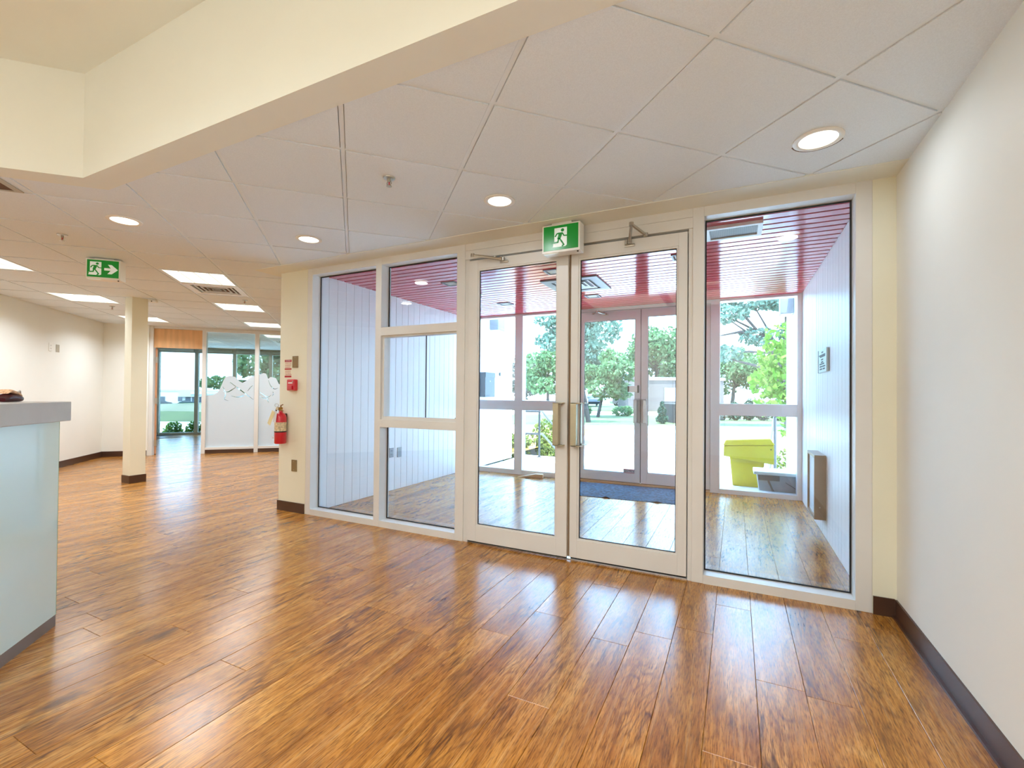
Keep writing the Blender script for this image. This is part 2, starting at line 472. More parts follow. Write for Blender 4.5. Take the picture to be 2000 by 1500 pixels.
    def build(s, name, mat, parent=None, smooth=False, loc=(0, 0, 0)):
        me = bpy.data.meshes.new(name)
        me.from_pydata(s.v, [], s.f)
        mats = mat if isinstance(mat, (list, tuple)) else [mat]
        for m in mats:
            me.materials.append(m)
        if len(mats) > 1:
            me.polygons.foreach_set('material_index', s.mi)
        if smooth:
            me.polygons.foreach_set('use_smooth', [True] * len(me.polygons))
            me.update()
            try:
                me.set_sharp_from_angle(angle=R(40))
            except Exception:
                pass
        me.update()
        return link(name, me, parent, loc)

def link(name, data, parent=None, loc=(0, 0, 0)):
    o = bpy.data.objects.new(name, data)
    col.objects.link(o)
    o.location = loc
    if parent is not None:
        o.parent = parent
    return o

def tag(o, label, cat=None, group=None, kind=None):
    o['label'] = label
    if cat: o['category'] = cat
    if group: o['group'] = group
    if kind: o['kind'] = kind
    return o

def thing(name, loc, label, cat, group=None, kind=None, rotz=0.0):
    o = bpy.data.objects.new(name, None)
    o.empty_display_size = 0.1
    col.objects.link(o)
    o.location = loc
    o.rotation_euler = (0, 0, rotz)
    return tag(o, label, cat, group, kind)

def copy_tree(o, parent=None):
    c = o.copy(); col.objects.link(c); c.parent = parent
    for ch in list(o.children):
        copy_tree(ch, c)
    return c

def lamp(name, parent, loc, power, size, size_y=None, color=WARM, spread=R(150)):
    d = bpy.data.lights.new(name, 'AREA')
    d.energy = power * LAMP
    d.color = color
    d.spread = spread
    if size_y:
        d.shape = 'RECTANGLE'; d.size = size; d.size_y = size_y
    else:
        d.shape = 'DISK'; d.size = size
    return link(name, d, parent, loc)

random.seed(7)
CEIL = 2.438
TRAY = 3.04
ROOF = 3.25

# ================================================================== STRUCTURE
XR = 0.797            # right wall
YS = 3.20             # room face of the entrance glazing
UL, VE = -4.33, 10.30 # left wall, far wall of the 45-degree grid
VW = 15.05            # office window wall

def struct(name, mb, mat, label, cat):
    o = mb.build(name, mat)
    return tag(o, label, cat, kind='structure')

# ---- floor: slab with planks laid along the depth direction
fl = MB()
fl.box(-5.0, 0.9, -3.7, 6.42, -0.16, -0.006)
fl.ubox(-5.4, 2.0, -0.9, 15.2, -0.165, -0.0065)
floor = struct('floor', fl, M['subfloor'], 'amber oak plank floor running through lobby, vestibule and office', 'floor')

def cam_px(x, y, z):
    d = Vector((x, y, z - CAM_H)); w = d.dot(CF)
    if w < 0.05: return None
    return (1000 + F_PX * d.dot(CR) / w, 760.273 - F_PX * d.dot(CU) / w, w)

PW, PL = 0.180, 1.22
rngp = random.Random(11)
single, mass = [], []
for k in range(-84, 6):
    x0 = 0.080 + PW * k
    x1 = min(x0 + PW, XR + 0.003)
    if x0 > XR: continue
    off = rngp.uniform(0, PL)
    for j in range(-5, 12):
        y0 = off + j * PL; y1 = y0 + PL
        yc = (y0 + y1) / 2; xc = (x0 + x1) / 2
        uu, vv = (xc + yc) / S2, (yc - xc) / S2
        lobby = (uu > UL - 0.35 and vv < VW + 0.2) if (xc < -4.0 or yc < 3.3) else False
        if yc > 3.3 and xc > -3.95: lobby = yc < 6.9
        if yc < -3.8 or not lobby: continue
        if uu < -5.3: continue
        y1c = min(y1, 6.30) if xc > -3.95 else y1
        y0c = max(y0, -3.6)
        if y1c - y0c < 0.02: continue
        r = rngp.random()
        seen = False; d = 1e9
        for (px_, py_) in ((xc, yc), (xc, y0c), (xc, y1c)):
            q = cam_px(px_, py_, 0)
            if q and -60 < q[0] < 2060 and q[1] < 1640:
                if q[0] > 548 and px_ < -4.0 and py_ > 3.2: continue
                seen = True; d = min(d, q[2])
        (single if seen else mass).append((d, x0, x1, y0c, y1c, r))
single.sort()
mass += single[298:]
single = single[:298]

def plank_geo(mb, x0, x1, y0, y1, c=0.0019, z=0.0, zb=-0.005):
    vs = [(x0, y0, zb), (x1, y0, zb), (x1, y1, zb), (x0, y1, zb),
          (x0 + 0.0007, y0 + 0.0007, z - 0.0012), (x1 - 0.0007, y0 + 0.0007, z - 0.0012), (x1 - 0.0007, y1 - 0.0007, z - 0.0012), (x0 + 0.0007, y1 - 0.0007, z - 0.0012),
          (x0 + c, y0 + c, z), (x1 - c, y0 + c, z), (x1 - c, y1 - c, z), (x0 + c, y1 - c, z)]
    fs = [(0, 1, 5, 4), (1, 2, 6, 5), (2, 3, 7, 6), (3, 0, 4, 7), (4, 5, 9, 8), (5, 6, 10, 9), (6, 7, 11, 10), (7, 4, 8, 11), (8, 9, 10, 11)]
    mb.add(vs, fs)
    return len(fs)

def set_rnd(me, vals):
    a = me.attributes.new('rnd', 'FLOAT', 'FACE')
    a.data.foreach_set('value', vals)

for (d, x0, x1, y0, y1, r) in single:
    mb = MB(); n = plank_geo(mb, x0, x1, y0, y1)
    o = mb.build('plank', M['plank'], floor)
    set_rnd(o.data, [r] * n)
mb = MB(); vals = []
for (d, x0, x1, y0, y1, r) in mass:
    vals += [r] * plank_geo(mb, x0, x1, y0, y1)
pf = mb.build('far_planks', M['plank'], floor)
set_rnd(pf.data, vals)
pf['kind'] = 'stuff'

# ---- walls
w = MB().box(XR, XR + 0.12, -3.7, 3.34, 0, ROOF)
wall_right = struct('wall_right', w, M['wall'], 'smooth cream wall running along the right edge of the lobby', 'wall')
w = MB().box(-3.2, XR + 0.12, -3.72, -3.6, 0, ROOF)
struct('wall_back', w, M['wall'], 'cream wall closing the lobby behind the viewer', 'wall')
w = MB().ubox(UL - 0.12, UL, -1.0, VE + 0.12, 0, ROOF)
struct('wall_left', w, M['wall'], 'long cream wall with cover plates on the far left of the lobby', 'wall')
w = MB().ubox(UL - 0.9, -3.64, VE, VE + 0.12, 0, ROOF)
struct('wall_far', w, M['wall'], 'short cream wall beside the office doorway behind the column', 'wall')
w = MB().box(-4.23, -3.856, YS, 7.85, 0, ROOF)
w.box(-3.856, -3.84, YS, YS + 0.13, 0, ROOF)
struct('wall_entrance', w, M['wall_yellow'], 'cream pier at the left end of the entrance glazing', 'wall')
w = MB().box(0.69, XR, YS, YS + 0.14, 0, CEIL)
struct('wall_corner', w, M['wall_yellow'], 'narrow cream strip between the entrance glazing and right wall', 'wall')
w = MB().box(-4.23, XR, YS + 0.002, YS + 0.14, CEIL + 0.003, ROOF)
struct('wall_above', w, M['wall'], 'wall over the entrance glazing above the ceiling line', 'wall')
# vestibule right wall core and office side walls
w = MB().box(0.718, 0.90, YS + 0.142, 8.1, 0, ROOF)
struct('wall_vestibule', w, M['ext_wall'], 'white board clad wall on the right of the vestibule', 'wall')
w = MB().ubox(1.96, 2.08, 7.9, VW + 0.1, -0.3, ROOF).ubox(-5.28, -5.16, VE + 0.1, VW + 0.1, -0.3, ROOF)
struct('wall_office', w, M['wall'], 'side walls of the office behind the glass partition', 'wall')
w = MB().box(-4.23, 0.9, 6.22, 6.62, 2.47, 3.45)
struct('wall_fascia', w, M['ext_wall'], 'white fascia over the outer entrance doors', 'wall')
w = MB().ubox(-5.28, 2.08, VW, VW + 0.14, 2.44, ROOF)
struct('wall_lintel', w, M['ext_wall'], 'lintel band above the office windows', 'wall')
w = MB().box(-4.23, 0.95, -3.75, 6.7, ROOF + 0.002, ROOF + 0.15)
w.ubox(-5.3, 1.96, -1.05, VW + 0.2, ROOF + 0.002, ROOF + 0.148)
struct('roof', w, M['roof'], 'flat roof slab above the lobby and office', 'roof')

# ---- column
cm = MB().box(-7.26, -7.09, 3.19, 3.37, 0, CEIL)
column = struct('column', cm, M['wall_yellow'], 'slim square cream column standing free in the left of the lobby', 'column')
cb = MB().box(-7.268, -7.082, 3.182, 3.378, 0, 0.1)
cb.build('column_base', M['base'], column)

# ---- baseboards
def baseboard(name, segs, label, ub=False):
    mb = MB()
    for a in segs:
        (mb.ubox if ub else mb.box)(*a)
    return struct(name, mb, M['base'], label, 'baseboard')
baseboard('baseboard_right', [(XR - 0.009, XR, -3.6, YS - 0.01, 0.012, 0.10), (XR - 0.022, XR, -3.6, YS - 0.01, 0, 0.012)], 'dark brown vinyl baseboard along the right wall')
baseboard('baseboard_corner', [(0.692, XR - 0.009, YS - 0.009, YS, 0, 0.10)], 'short dark brown baseboard in the right corner by the glazing')
baseboard('baseboard_entrance', [(-4.239, -3.845, YS - 0.009, YS, 0, 0.098), (-4.239, -4.23, YS, 6.8, 0, 0.098)], 'dark brown baseboard at the foot of the cream pier')
baseboard('baseboard_left', [(UL, UL + 0.009, -0.6, VE, 0, 0.10)], 'dark brown baseboard along the far left wall', True)
baseboard('baseboard_far', [(UL + 0.009, -3.65, VE - 0.009, VE, 0, 0.10)], 'dark brown baseboard behind the column', True)

# ---- ceiling: 45-degree lay-in grid, soffits and raised tray
U0, V0, TP = 0.5396, 1.8576, 0.6096
def clip(poly, a, b, c):
    """keep a*x + b*y <= c"""
    out = []
    for i in range(len(poly)):
        p, q = poly[i], poly[(i + 1) % len(poly)]
        dp = a * p[0] + b * p[1] - c; dq = a * q[0] + b * q[1] - c
        if dp <= 0: out.append(p)
        if (dp < 0 < dq) or (dq < 0 < dp):
            t_ = dp / (dp - dq)
            out.append((p[0] + (q[0] - p[0]) * t_, p[1] + (q[1] - p[1]) * t_))
    return out
i2 = 1 / S2
SOF_X, SOF_Y = -4.363, 3.0
TR_Y, TR_V, SB = 1.275, 3.30, 0.145
cells = [
    [(-1, 0, -SOF_X), (0, -1, -(TR_Y + SB)), (0, 1, SOF_Y), (1, 0, XR)],                          # in front of the glazing
    [(1, 0, SOF_X), (0, -1, -(TR_Y + SB)), (-i2, -i2, -UL), (-i2, i2, VE + 0.05), (i2, i2, 1.96)],   # left room
    [(0, 1, TR_Y + SB), (i2, -i2, -(TR_V + SB)), (-i2, -i2, -UL), (-i2, i2, VE + 0.05)],           # left room, beside the tray
    [(-i2, i2, VW), (i2, -i2, -(VE + 0.12)), (-i2, -i2, 5.16), (i2, i2, 1.96)],                     # office
]
ceil_o = MB()
ceil_o.box(-4.0, XR, TR_Y + 0.12, SOF_Y + 0.21, CEIL + 0.10, CEIL + 0.12)
ceiling = struct('ceiling', ceil_o, M['drywall'], 'suspended ceiling of square beige tiles set at an angle over the lobby', 'ceiling')

fixtures = {}   # (i, j) tile cells taken by troffers and diffusers
def cell_of(u, v): return (int(math.floor((u - U0) / TP)), int(math.floor((v - V0) / TP)))
TROFFERS = [(-1.6, 5.8), (-3.4, 5.8), (-3.4, 7.65), (-1.6, 7.65), (-1.6, 9.5), (-3.4, 9.5)]
for (u, v) in TROFFERS: fixtures[cell_of(u, v)] = 'troffer'
fixtures[cell_of(-1.6, 6.4)] = 'diffuser'
OFFICE_TROFFERS = [(-1.6, 11.3), (-1.0, 12.6), (-3.4, 11.3)]
for (u, v) in OFFICE_TROFFERS: fixtures[cell_of(u, v)] = 'troffer'
fixtures[cell_of(-1.6, 12.3)] = 'diffuser'

HB = 0.0135
BW = 0.0108
ntile = 0
for i in range(-12, 6):
    for j in range(-4, 24):
        if (i, j) in fixtures: continue
        u0, v0 = U0 + i * TP + HB, V0 + j * TP + HB
        u1, v1 = u0 + TP - 2 * HB, v0 + TP - 2 * HB
        mb = MB(); n0 = 0
        for cell in cells:
            poly = [uvp(u0, v0), uvp(u1, v0), uvp(u1, v1), uvp(u0, v1)]
            for h in cell:
                if poly: poly = clip(poly, *h)
            if len(poly) >= 3:
                # drop degenerate repeats
                q = [p for k, p in enumerate(poly) if (Vector(p) - Vector(poly[k - 1])).length > 1e-4]
                ar = abs(sum(q[k][0] * q[(k + 1) % len(q)][1] - q[(k + 1) % len(q)][0] * q[k][1] for k in range(len(q)))) / 2 if len(q) > 2 else 0
                if ar > 3e-4:
                    mb.prism(q, CEIL, CEIL + 0.014); n0 += 1
        if n0:
            mb.build('ceiling_tile', M['tile'], ceiling); ntile += 1

def grid_bar(poly_fn, zb=0.0045):
    mb = MB(); n0 = 0
    for cell in cells:
        poly = poly_fn()
        for h in cell:
            if poly: poly = clip(poly, *h)
        if len(poly) >= 3:
            mb.prism(poly, CEIL + zb, CEIL + 0.03); n0 += 1
    if n0: mb.build('grid_bar', M['tbar'], ceiling)
for i in range(-11, 6):
    u = U0 + i * TP
    grid_bar(lambda: [uvp(u - BW, -4), uvp(u + BW, -4), uvp(u + BW, 16), uvp(u - BW, 16)])
for j in range(-4, 24):
    v = V0 + j * TP
    grid_bar(lambda: [uvp(-8, v - BW), uvp(6, v - BW), uvp(6, v + BW), uvp(-8, v + BW)], 0.005)

so = MB()
so.box(SOF_X, XR, SOF_Y, YS + 0.005, CEIL - 0.004, CEIL + 0.05)
so.box(SOF_X, -4.23, YS + 0.005, 6.8, CEIL - 0.004, CEIL + 0.05)
so.box(-0.2, 0.0, YS - 0.19, YS - 0.186, CEIL - 0.004, CEIL)
struct('ceiling_soffit', so, M['drywall'], 'narrow cream drywall border between ceiling tiles and entrance glazing', 'ceiling')

# raised tray: cream border, upright faces and upper ceiling
cin = (TR_Y - S2 * TR_V, TR_Y)
cout = (TR_Y + SB - S2 * (TR_V + SB), TR_Y + SB)
li = uvp(UL, TR_V); lo_ = uvp(UL, TR_V + SB)
tr = MB()
tr.prism([cin, (XR, TR_Y), (XR, TR_Y + SB), cout], CEIL - 0.004, CEIL + 0.05)
tr.prism([cin, cout, lo_, li], CEIL - 0.004, CEIL + 0.05)
tr.prism([cin, (XR, TR_Y), (XR, TR_Y + 0.10), (cin[0] - 0.04, TR_Y + 0.10)], CEIL + 0.05, TRAY + 0.05)
tr.prism([cin, (cin[0] - 0.04, TR_Y + 0.10), uvp(UL, TR_V + 0.10), li], CEIL + 0.05, TRAY + 0.05)
struct('ceiling_bulkhead', tr, M['drywall'], 'cream bulkhead edge stepping up to the raised ceiling at upper left', 'ceiling')
tc_ = MB()
tc_.prism([(cin[0], TR_Y + 0.06), (XR, TR_Y + 0.06), (XR, -3.6), (-2.6, -3.6), uvp(UL, 0.0), uvp(UL, TR_V + 0.06)], TRAY, TRAY + 0.06)
struct('ceiling_tray', tc_, M['drywall'], 'smooth cream raised ceiling at the upper left corner', 'ceiling')

# ================================================================== ENTRANCE GLAZING (inner screen)
FD = 0.13    # frame depth
GY = 3.305   # glass plane
def pane(name, x0, x1, z0, z1, y=GY, parent=None, mat=None, gasket=True, th=0.006):
    g = MB().box(x0, x1, y, y + th, z0, z1).build(name, mat or M['glass'], parent)
    if gasket:
        k = 0.009
        gb = MB()
        gb.box(x0 - 0.001, x0 + k, y - 0.006, y - 0.0005, z0, z1).box(x1 - k, x1 + 0.001, y - 0.006, y - 0.0005, z0, z1)
        gb.box(x0 + k, x1 - k, y - 0.006, y - 0.0005, z0, z0 + k).box(x0 + k, x1 - k, y - 0.006, y - 0.0005, z1 - k, z1)
        gb.build('gasket', M['gasket'], g)
    return g

win1 = thing('window_1', (0, 0, 0), 'beige framed inner glass screen between lobby and vestibule', 'window', kind='structure')
MUL = [(-3.84, -3.772), (-2.955, -2.888), (-2.080, -2.000), (-0.255, -0.186), (0.612, 0.690)]
for (a, b) in MUL:
    MB().cbox(a, b, YS, YS + FD, 0.0, CEIL - 0.002, 0.003).build('mullion', M['frame'], win1)
HZ = 2.372
for (a, b) in ((MUL[0][1], MUL[1][0]), (MUL[1][1], MUL[2][0]), (MUL[3][1], MUL[4][0])):
    MB().box(a, b, YS + 0.0015, YS + FD, HZ, CEIL - 0.002).build('header', M['frame'], win1)
    MB().box(a, b, YS + 0.0015, YS + FD, 0.0, 0.056).build('sill', M['frame'], win1)
# pass-through opening in the second bay
MB().box(MUL[1][1], MUL[2][0], YS + 0.0015, YS + FD, 1.727, 1.80).build('rail', M['frame'], win1)
MB().box(MUL[1][1], MUL[2][0], YS + 0.0015, YS + FD, 0.900, 0.968).build('rail', M['frame'], win1)
xa, xb = MUL[1][1], MUL[2][0]
pane('glass_pane', MUL[0][1], MUL[1][0], 0.056, HZ, parent=win1)
pane('glass_pane', xa, xb, 1.80, HZ, parent=win1)
pane('glass_pane', xa, xb, 0.056, 0.900, parent=win1)
pane('glass_pane', MUL[3][1], MUL[4][0], 0.056, HZ, parent=win1)
trk = MB()
trk.box(xa, xb, 3.225, 3.30, 0.968, 0.982).box(xa, xb, 3.225, 3.232, 0.982, 0.996).box(xa, xb, 3.262, 3.268, 0.982, 0.996)
trk.box(xa, xb, 3.225, 3.30, 1.713, 1.727).box(xa, xa + 0.02, 3.225, 3.30, 0.996, 1.713)
trk.build('slide_track', M['frame'], win1)
xm = -2.455
p1 = MB().box(xa + 0.02, xm + 0.02, 3.272, 3.278, 0.984, 1.713).build('sliding_pane', M['glass'], win1)
MB().box(xm + 0.014, xm + 0.02, 3.270, 3.280, 0.984, 1.713).build('edge_strip', M['gasket'], p1)
p2 = MB().box(xm - 0.02, xb - 0.004, 3.245, 3.251, 0.984, 1.713).build('sliding_pane', M['glass'], win1)
MB().box(xb - 0.03, xb - 0.018, 3.236, 3.245, 0.99, 1.006).build('track_lock', M['metal'], p2)
# door head section
dx0, dx1 = MUL[2][1], MUL[3][0]
MB().box(dx0, dx1, YS + 0.0015, YS + FD, 2.378, CEIL - 0.002).build('header', M['frame'], win1)
hd = MB().box(dx0, dx1, YS + 0.004, YS + FD, 2.330, 2.377)
hd.box(dx0, dx1, YS + 0.0005, YS + FD, 2.306, 2.3295)
hd.build('door_head', M['frame'], win1)
MB().box(dx0, dx0 + 0.036, YS + 0.012, YS + FD, 0, 2.306).build('door_jamb', M['frame'], win1)
MB().box(dx1 - 0.026, dx1, YS + 0.012, YS + FD, 0, 2.306).build('door_jamb', M['frame'], win1)
MB().box(dx0 + 0.036, dx1 - 0.026, YS + 0.058, YS + 0.10, 2.255, 2.3055).build('door_stop', M['frame'], win1)
MB().box(dx0 + 0.036, dx0 + 0.062, YS + 0.058, YS + 0.10, 0.007, 2.2545).build('door_stop', M['frame'], win1)
MB().box(dx1 - 0.052, dx1 - 0.026, YS + 0.058, YS + 0.10, 0.007, 2.2545).build('door_stop', M['frame'], win1)
thr = MB().box(dx0 + 0.036, dx1 - 0.026, YS + 0.02, YS + 0.12, 0.0005, 0.007).build('threshold', M['alu'], win1)

def glass_door(name, x0, x1, ybase, label, stile, toprail, botrail, z0, z1, mat, handle, hx, hmat, closer=None, dep=0.045, mirror=False, both=True, gmat='glass'):
    d = thing(name, (x0, ybase, 0), label, 'door', kind='structure')
    O = (x0, ybase, 0)
    MB(O).cbox(x0, x0 + stile, ybase, ybase + dep, z0, z1, 0.002).build('stile', mat, d)
    MB(O).cbox(x1 - stile, x1, ybase, ybase + dep, z0, z1, 0.002).build('stile', mat, d)
    MB(O).box(x0 + stile, x1 - stile, ybase + 0.001, ybase + dep - 0.001, z1 - toprail, z1).build('top_rail', mat, d)
    MB(O).box(x0 + stile, x1 - stile, ybase + 0.001, ybase + dep - 0.001, z0, z0 + botrail).build('bottom_rail', mat, d)
    ga, gb_, gz0, gz1 = x0 + stile, x1 - stile, z0 + botrail, z1 - toprail
    st = MB(O)
    k = 0.012
    st.box(ga, ga + k, ybase + 0.006, ybase + 0.016, gz0, gz1).box(gb_ - k, gb_, ybase + 0.006, ybase + 0.016, gz0, gz1)
    st.box(ga + k, gb_ - k, ybase + 0.006, ybase + 0.016, gz0, gz0 + k).box(ga + k, gb_ - k, ybase + 0.006, ybase + 0.016, gz1 - k, gz1)
    st.build('glazing_stop', mat, d)
    MB(O).box(x0 + 0.004, x1 - 0.004, ybase + dep / 2 - 0.004, ybase + dep / 2 + 0.004, 0.0075 if z0 < 0.025 else 0.0225, z0 + 0.001).build('door_sweep', M['gasket'], d)
    g = MB(O).box(ga + 0.002, gb_ - 0.002, ybase + dep / 2, ybase + dep / 2 + 0.006, gz0, gz1).build('glass_pane', M[gmat], d)
    gk = MB(O); k2 = 0.017
    gk.box(ga + k, ga + k2, ybase + 0.016, ybase + 0.022, gz0 + k, gz1 - k).box(gb_ - k2, gb_ - k, ybase + 0.016, ybase + 0.022, gz0 + k, gz1 - k)
    gk.box(ga + k, gb_ - k, ybase + 0.016, ybase + 0.022, gz1 - k2, gz1 - k).box(ga + k, gb_ - k, ybase + 0.016, ybase + 0.022, gz0 + k, gz0 + k2)
    gk.build('gasket', M['gasket'], g)
    # offset pull: flat blade, side web, two end caps
    s = -1 if mirror else 1
    for side in ((-1, 1) if both else (-1,)):
        yb = ybase if side < 0 else ybase + dep
        yo = yb + side * 0.052
        hb = MB(O)
        b0, b1 = hx, hx + s * 0.042
        hb.box(b0, b1, yo, yo - side * 0.005, 0.835, 1.148)
        hb.box(b1 - s * 0.005, b1, yo - side * 0.005, yb, 0.845, 1.138)
        e = b1 + s * 0.034
        hb.box(b0, e, yo, yb, 1.1435, 1.1485).box(b0, e, yo, yb, 0.8345, 0.8395)
        hb.build('pull_handle', hmat, d)
    return d

doorL = glass_door('door_1', -1.958, -1.107, YS - 0.008, 'left leaf of the beige inner double doors with champagne pull', 0.083, 0.075, 0.125, 0.022, 2.288, M['frame'], True, -1.202, M['bronze'])
doorR = glass_door('door_2', -1.090, -0.288, YS + 0.008, 'right leaf of the beige inner double doors under the closer arm', 0.056, 0.088, 0.130, 0.022, 2.290, M['frame'], True, -1.071, M['bronze'])

MB((-1.958, YS - 0.008, 0)).box(-1.1069, -1.0905, YS + 0.020, YS + 0.030, 0.022, 2.288).build('astragal', M['heater'], doorL)
def closer_arm(parent, O, pts, brk):
    cb_ = MB(O)
    for a, b in zip(pts[:-1], pts[1:]):
        cb_.tube([a, b], 0.010, 8)
    for p in pts:
        cb_.lathe([(0.0001, -0.012), (0.015, -0.012), (0.015, 0.012), (0.0001, 0.012)], p, 12)
    bx, by, bz = brk
    cb_.cbox(bx - 0.036, bx + 0.036, by - 0.012, by, bz - 0.009, bz + 0.009, 0.004)
    cb_.lathe([(0.0001, -0.016), (0.011, -0.016), (0.011, 0.016), (0.0001, 0.016)], (bx - 0.02, by - 0.012, bz + 0.022), 12)
    cb_.build('closer_arm', M['metal'], parent, smooth=True)
# the folded arms stand out from the head and land on a foot on each leaf
closer_arm(doorL, (-1.958, YS - 0.008, 0), [(-1.72, 3.19, 2.288), (-1.87, 3.10, 2.300), (-1.64, 3.175, 2.262)], (-1.635, YS - 0.008, 2.246))
closer_arm(doorR, (-1.090, YS + 0.008, 0), [(-0.555, 3.19, 2.300), (-0.625, 3.06, 2.340), (-0.66, 3.18, 2.268)], (-0.665, YS + 0.008, 2.246))

# ================================================================== VESTIBULE
VC = 2.41
VY0, VY1 = YS + FD + 0.012, 6.24
# board walls
rb = random.Random(3)
def boards(parent, x0, x1, ya, yb, z0, z1, wd, name='board'):
    y = ya
    while y < yb - 0.02:
        y2 = min(y + wd, yb)
        mb = MB()
        c = 0.003
        dz = rb.uniform(-0.0008, 0.0008)
        face, back = (x1, x0) if x1 > x0 else (x1, x0)
        sg = 1 if x1 > x0 else -1
        prof = [(back, y + 0.0006), (face - sg * c, y + 0.0006), (face + dz, y + 0.0006 + c), (face + dz, y2 - 0.0006 - c), (face - sg * c, y2 - 0.0006), (back, y2 - 0.0006)]
        mb.prism(prof, z0, z1)
        mb.build(name, M['board'], parent)
        y = y2
wl = thing('wall_west', (0, 0, 0), 'white vertical boards lining the left side of the vestibule', 'wall', kind='structure')
boards(wl, -3.855, -3.83, VY0, 7.85, 0.002, 3.2, 0.1175)
wr = thing('wall_east', (0, 0, 0), 'white vertical boards lining the right side of the vestibule', 'wall', kind='structure')
boards(wr, 0.717, 0.693, VY0, 8.1, 0.002, 3.2, 0.1175)

vcl = MB().box(-3.83, 0.693, VY0, VY1, VC + 0.022, VC + 0.05)
vceil = struct('ceiling_vestibule', vcl, M['slat_back'], 'glossy red metal slat ceiling of the vestibule', 'ceiling')
y = 3.345
while y < VY1 - 0.02:
    y2 = min(y + 0.088, VY1)
    mb = MB()
    prof = [(y, VC + 0.021), (y, VC + 0.004), (y + 0.004, VC), (y2 - 0.004, VC), (y2, VC + 0.004), (y2, VC + 0.021)]
    mb.prism(prof, -3.828, 0.691, fn=lambda a, b, h: (h, a, b))
    mb.build('slat', M['slat'], vceil)
    y += 0.105

# ---- outer glazing and doors
EY = 6.25; ED = 0.13; EG = 6.33
win2 = thing('window_2', (0, 0, 0), 'grey aluminium outer glass screen of the vestibule', 'window', kind='structure')
EM = [(-3.83, -3.715), (-3.01, -2.88), (-2.115, -2.008), (-0.285, -0.178), (0.643, 0.6925)]
for (a, b) in EM:
    MB().cbox(a, b, EY, EY + ED, 0.0, 2.47, 0.003).build('mullion', M['frame_grey'], win2)
for a, b in ((EM[0][1], EM[1][0]), (EM[1][1], EM[2][0]), (EM[3][1], EM[4][0])):
    lowz = 0.07 if b < 0 else 0.055
    MB().box(a, b, EY + 0.002, EY + ED, 2.385, 2.47).build('header', M['frame_grey'], win2)
    MB().box(a, b, EY + 0.002, EY + ED, 0.0, lowz).build('sill', M['frame_grey'], win2)
    MB().box(a, b, EY + 0.004, EY + ED, 0.968, 1.112).build('rail', M['frame_grey'], win2)
    pane('glass_pane', a, b, lowz, 0.968, EG, win2, M['glass_front'], gasket=False)
    pane('glass_pane', a, b, 1.112, 2.385, EG, win2, M['glass_front'], gasket=False)
ea, eb = EM[2][1], EM[3][0]
MB().box(ea, eb, EY + 0.002, EY + ED, 2.372, 2.47).build('header', M['frame_grey'], win2)
MB().box(ea, eb, EY - 0.01, EY + 0.16, 0.0005, 0.022).build('threshold', M['raw_wood'], win2)
doorA = glass_door('door_3', ea + 0.004, -1.150, EY + 0.02, 'left leaf of the outer double doors with a sticker at its foot', 0.062, 0.118, 0.11, 0.03, 2.365, M['frame_grey'], True, -1.228, M['alu'], gmat='glass_front')
doorB = glass_door('door_4', -1.140, eb - 0.004, EY + 0.02, 'right leaf of the outer double doors', 0.075, 0.095, 0.13, 0.03, 2.365, M['frame_grey'], True, -1.062, M['alu'], mirror=True, gmat='glass_front')
OA = (ea + 0.004, EY + 0.02, 0)
MB(OA).box(-1.1499, -1.1402, EY + 0.040, EY + 0.048, 0.03, 2.365).build('astragal', M['gasket'], doorA)
MB().box(ea, eb, EY + 0.07, EY + 0.12, 2.33, 2.3715).build('door_stop', M['frame_grey'], win2)
MB().box(ea, ea + 0.03, EY + 0.07, EY + 0.12, 0.022, 2.3295).build('door_stop', M['frame_grey'], win2)
MB().box(eb - 0.03, eb, EY + 0.07, EY + 0.12, 0.022, 2.3295).build('door_stop', M['frame_grey'], win2)
lk = MB(OA).cbox(-1.30, -1.165, EY - 0.035, EY + 0.019, 1.245, 1.335, 0.006).build('latch_case', M['alu'], doorA)
MB(OA).cbox(-1.308, -1.285, EY - 0.043, EY - 0.006, 1.25, 1.33, 0.004).build('latch_paddle', M['black'], lk)
MB(OA).box(-1.178, -1.160, EY - 0.040, EY - 0.008, 1.24, 1.34).build('latch_edge', M['black'], lk)
st = MB(OA).box(-1.372, -1.216, EY + 0.036, EY + 0.040, 0.142, 0.205).build('window_sticker', M['paper_white'], doorA)
MB(OA).box(-1.372, -1.216, EY + 0.0345, EY + 0.036, 0.148, 0.157).build('sticker_stripe', M['ink_red'], st)
MB(OA).box(-1.372, -1.216, EY + 0.0345, EY + 0.036, 0.194, 0.203).build('sticker_stripe', M['ink_red'], st)
closer_arm(doorA, OA, [(-1.80, EY + 0.012, 2.345), (-1.72, EY - 0.09, 2.35), (-1.62, EY + 0.005, 2.325)], (-1.62, EY + 0.02, 2.318))

def text_obj(body, size, fn, parent, mat, name='lettering', off=(0, 0, 0)):
    """flat lettering converted to a mesh, its (x, y) glyph plane mapped by fn to 3-D"""
    cu = bpy.data.curves.new('text_src', 'FONT'); cu.body = body; cu.size = size
    cu.align_x = 'CENTER'; cu.align_y = 'CENTER'; cu.extrude = 0.0006
    o = bpy.data.objects.new('text_src', cu); col.objects.link(o)
    bpy.context.view_layer.update()
    me = bpy.data.meshes.new_from_object(o.evaluated_get(bpy.context.evaluated_depsgraph_get()))
    bpy.data.objects.remove(o); bpy.data.curves.remove(cu)
    for v in me.vertices:
        v.co = Vector(fn(v.co.x, v.co.y, v.co.z)) - Vector(off)
    me.materials.clear(); me.materials.append(mat)
    me.name = name
    return link(name, me, parent)
text_obj('SENTROL', 0.034, lambda a, b, c: (-1.292 + a, EY + 0.0345 + c, 0.175 + b), st, M['ink_dark'], off=OA)

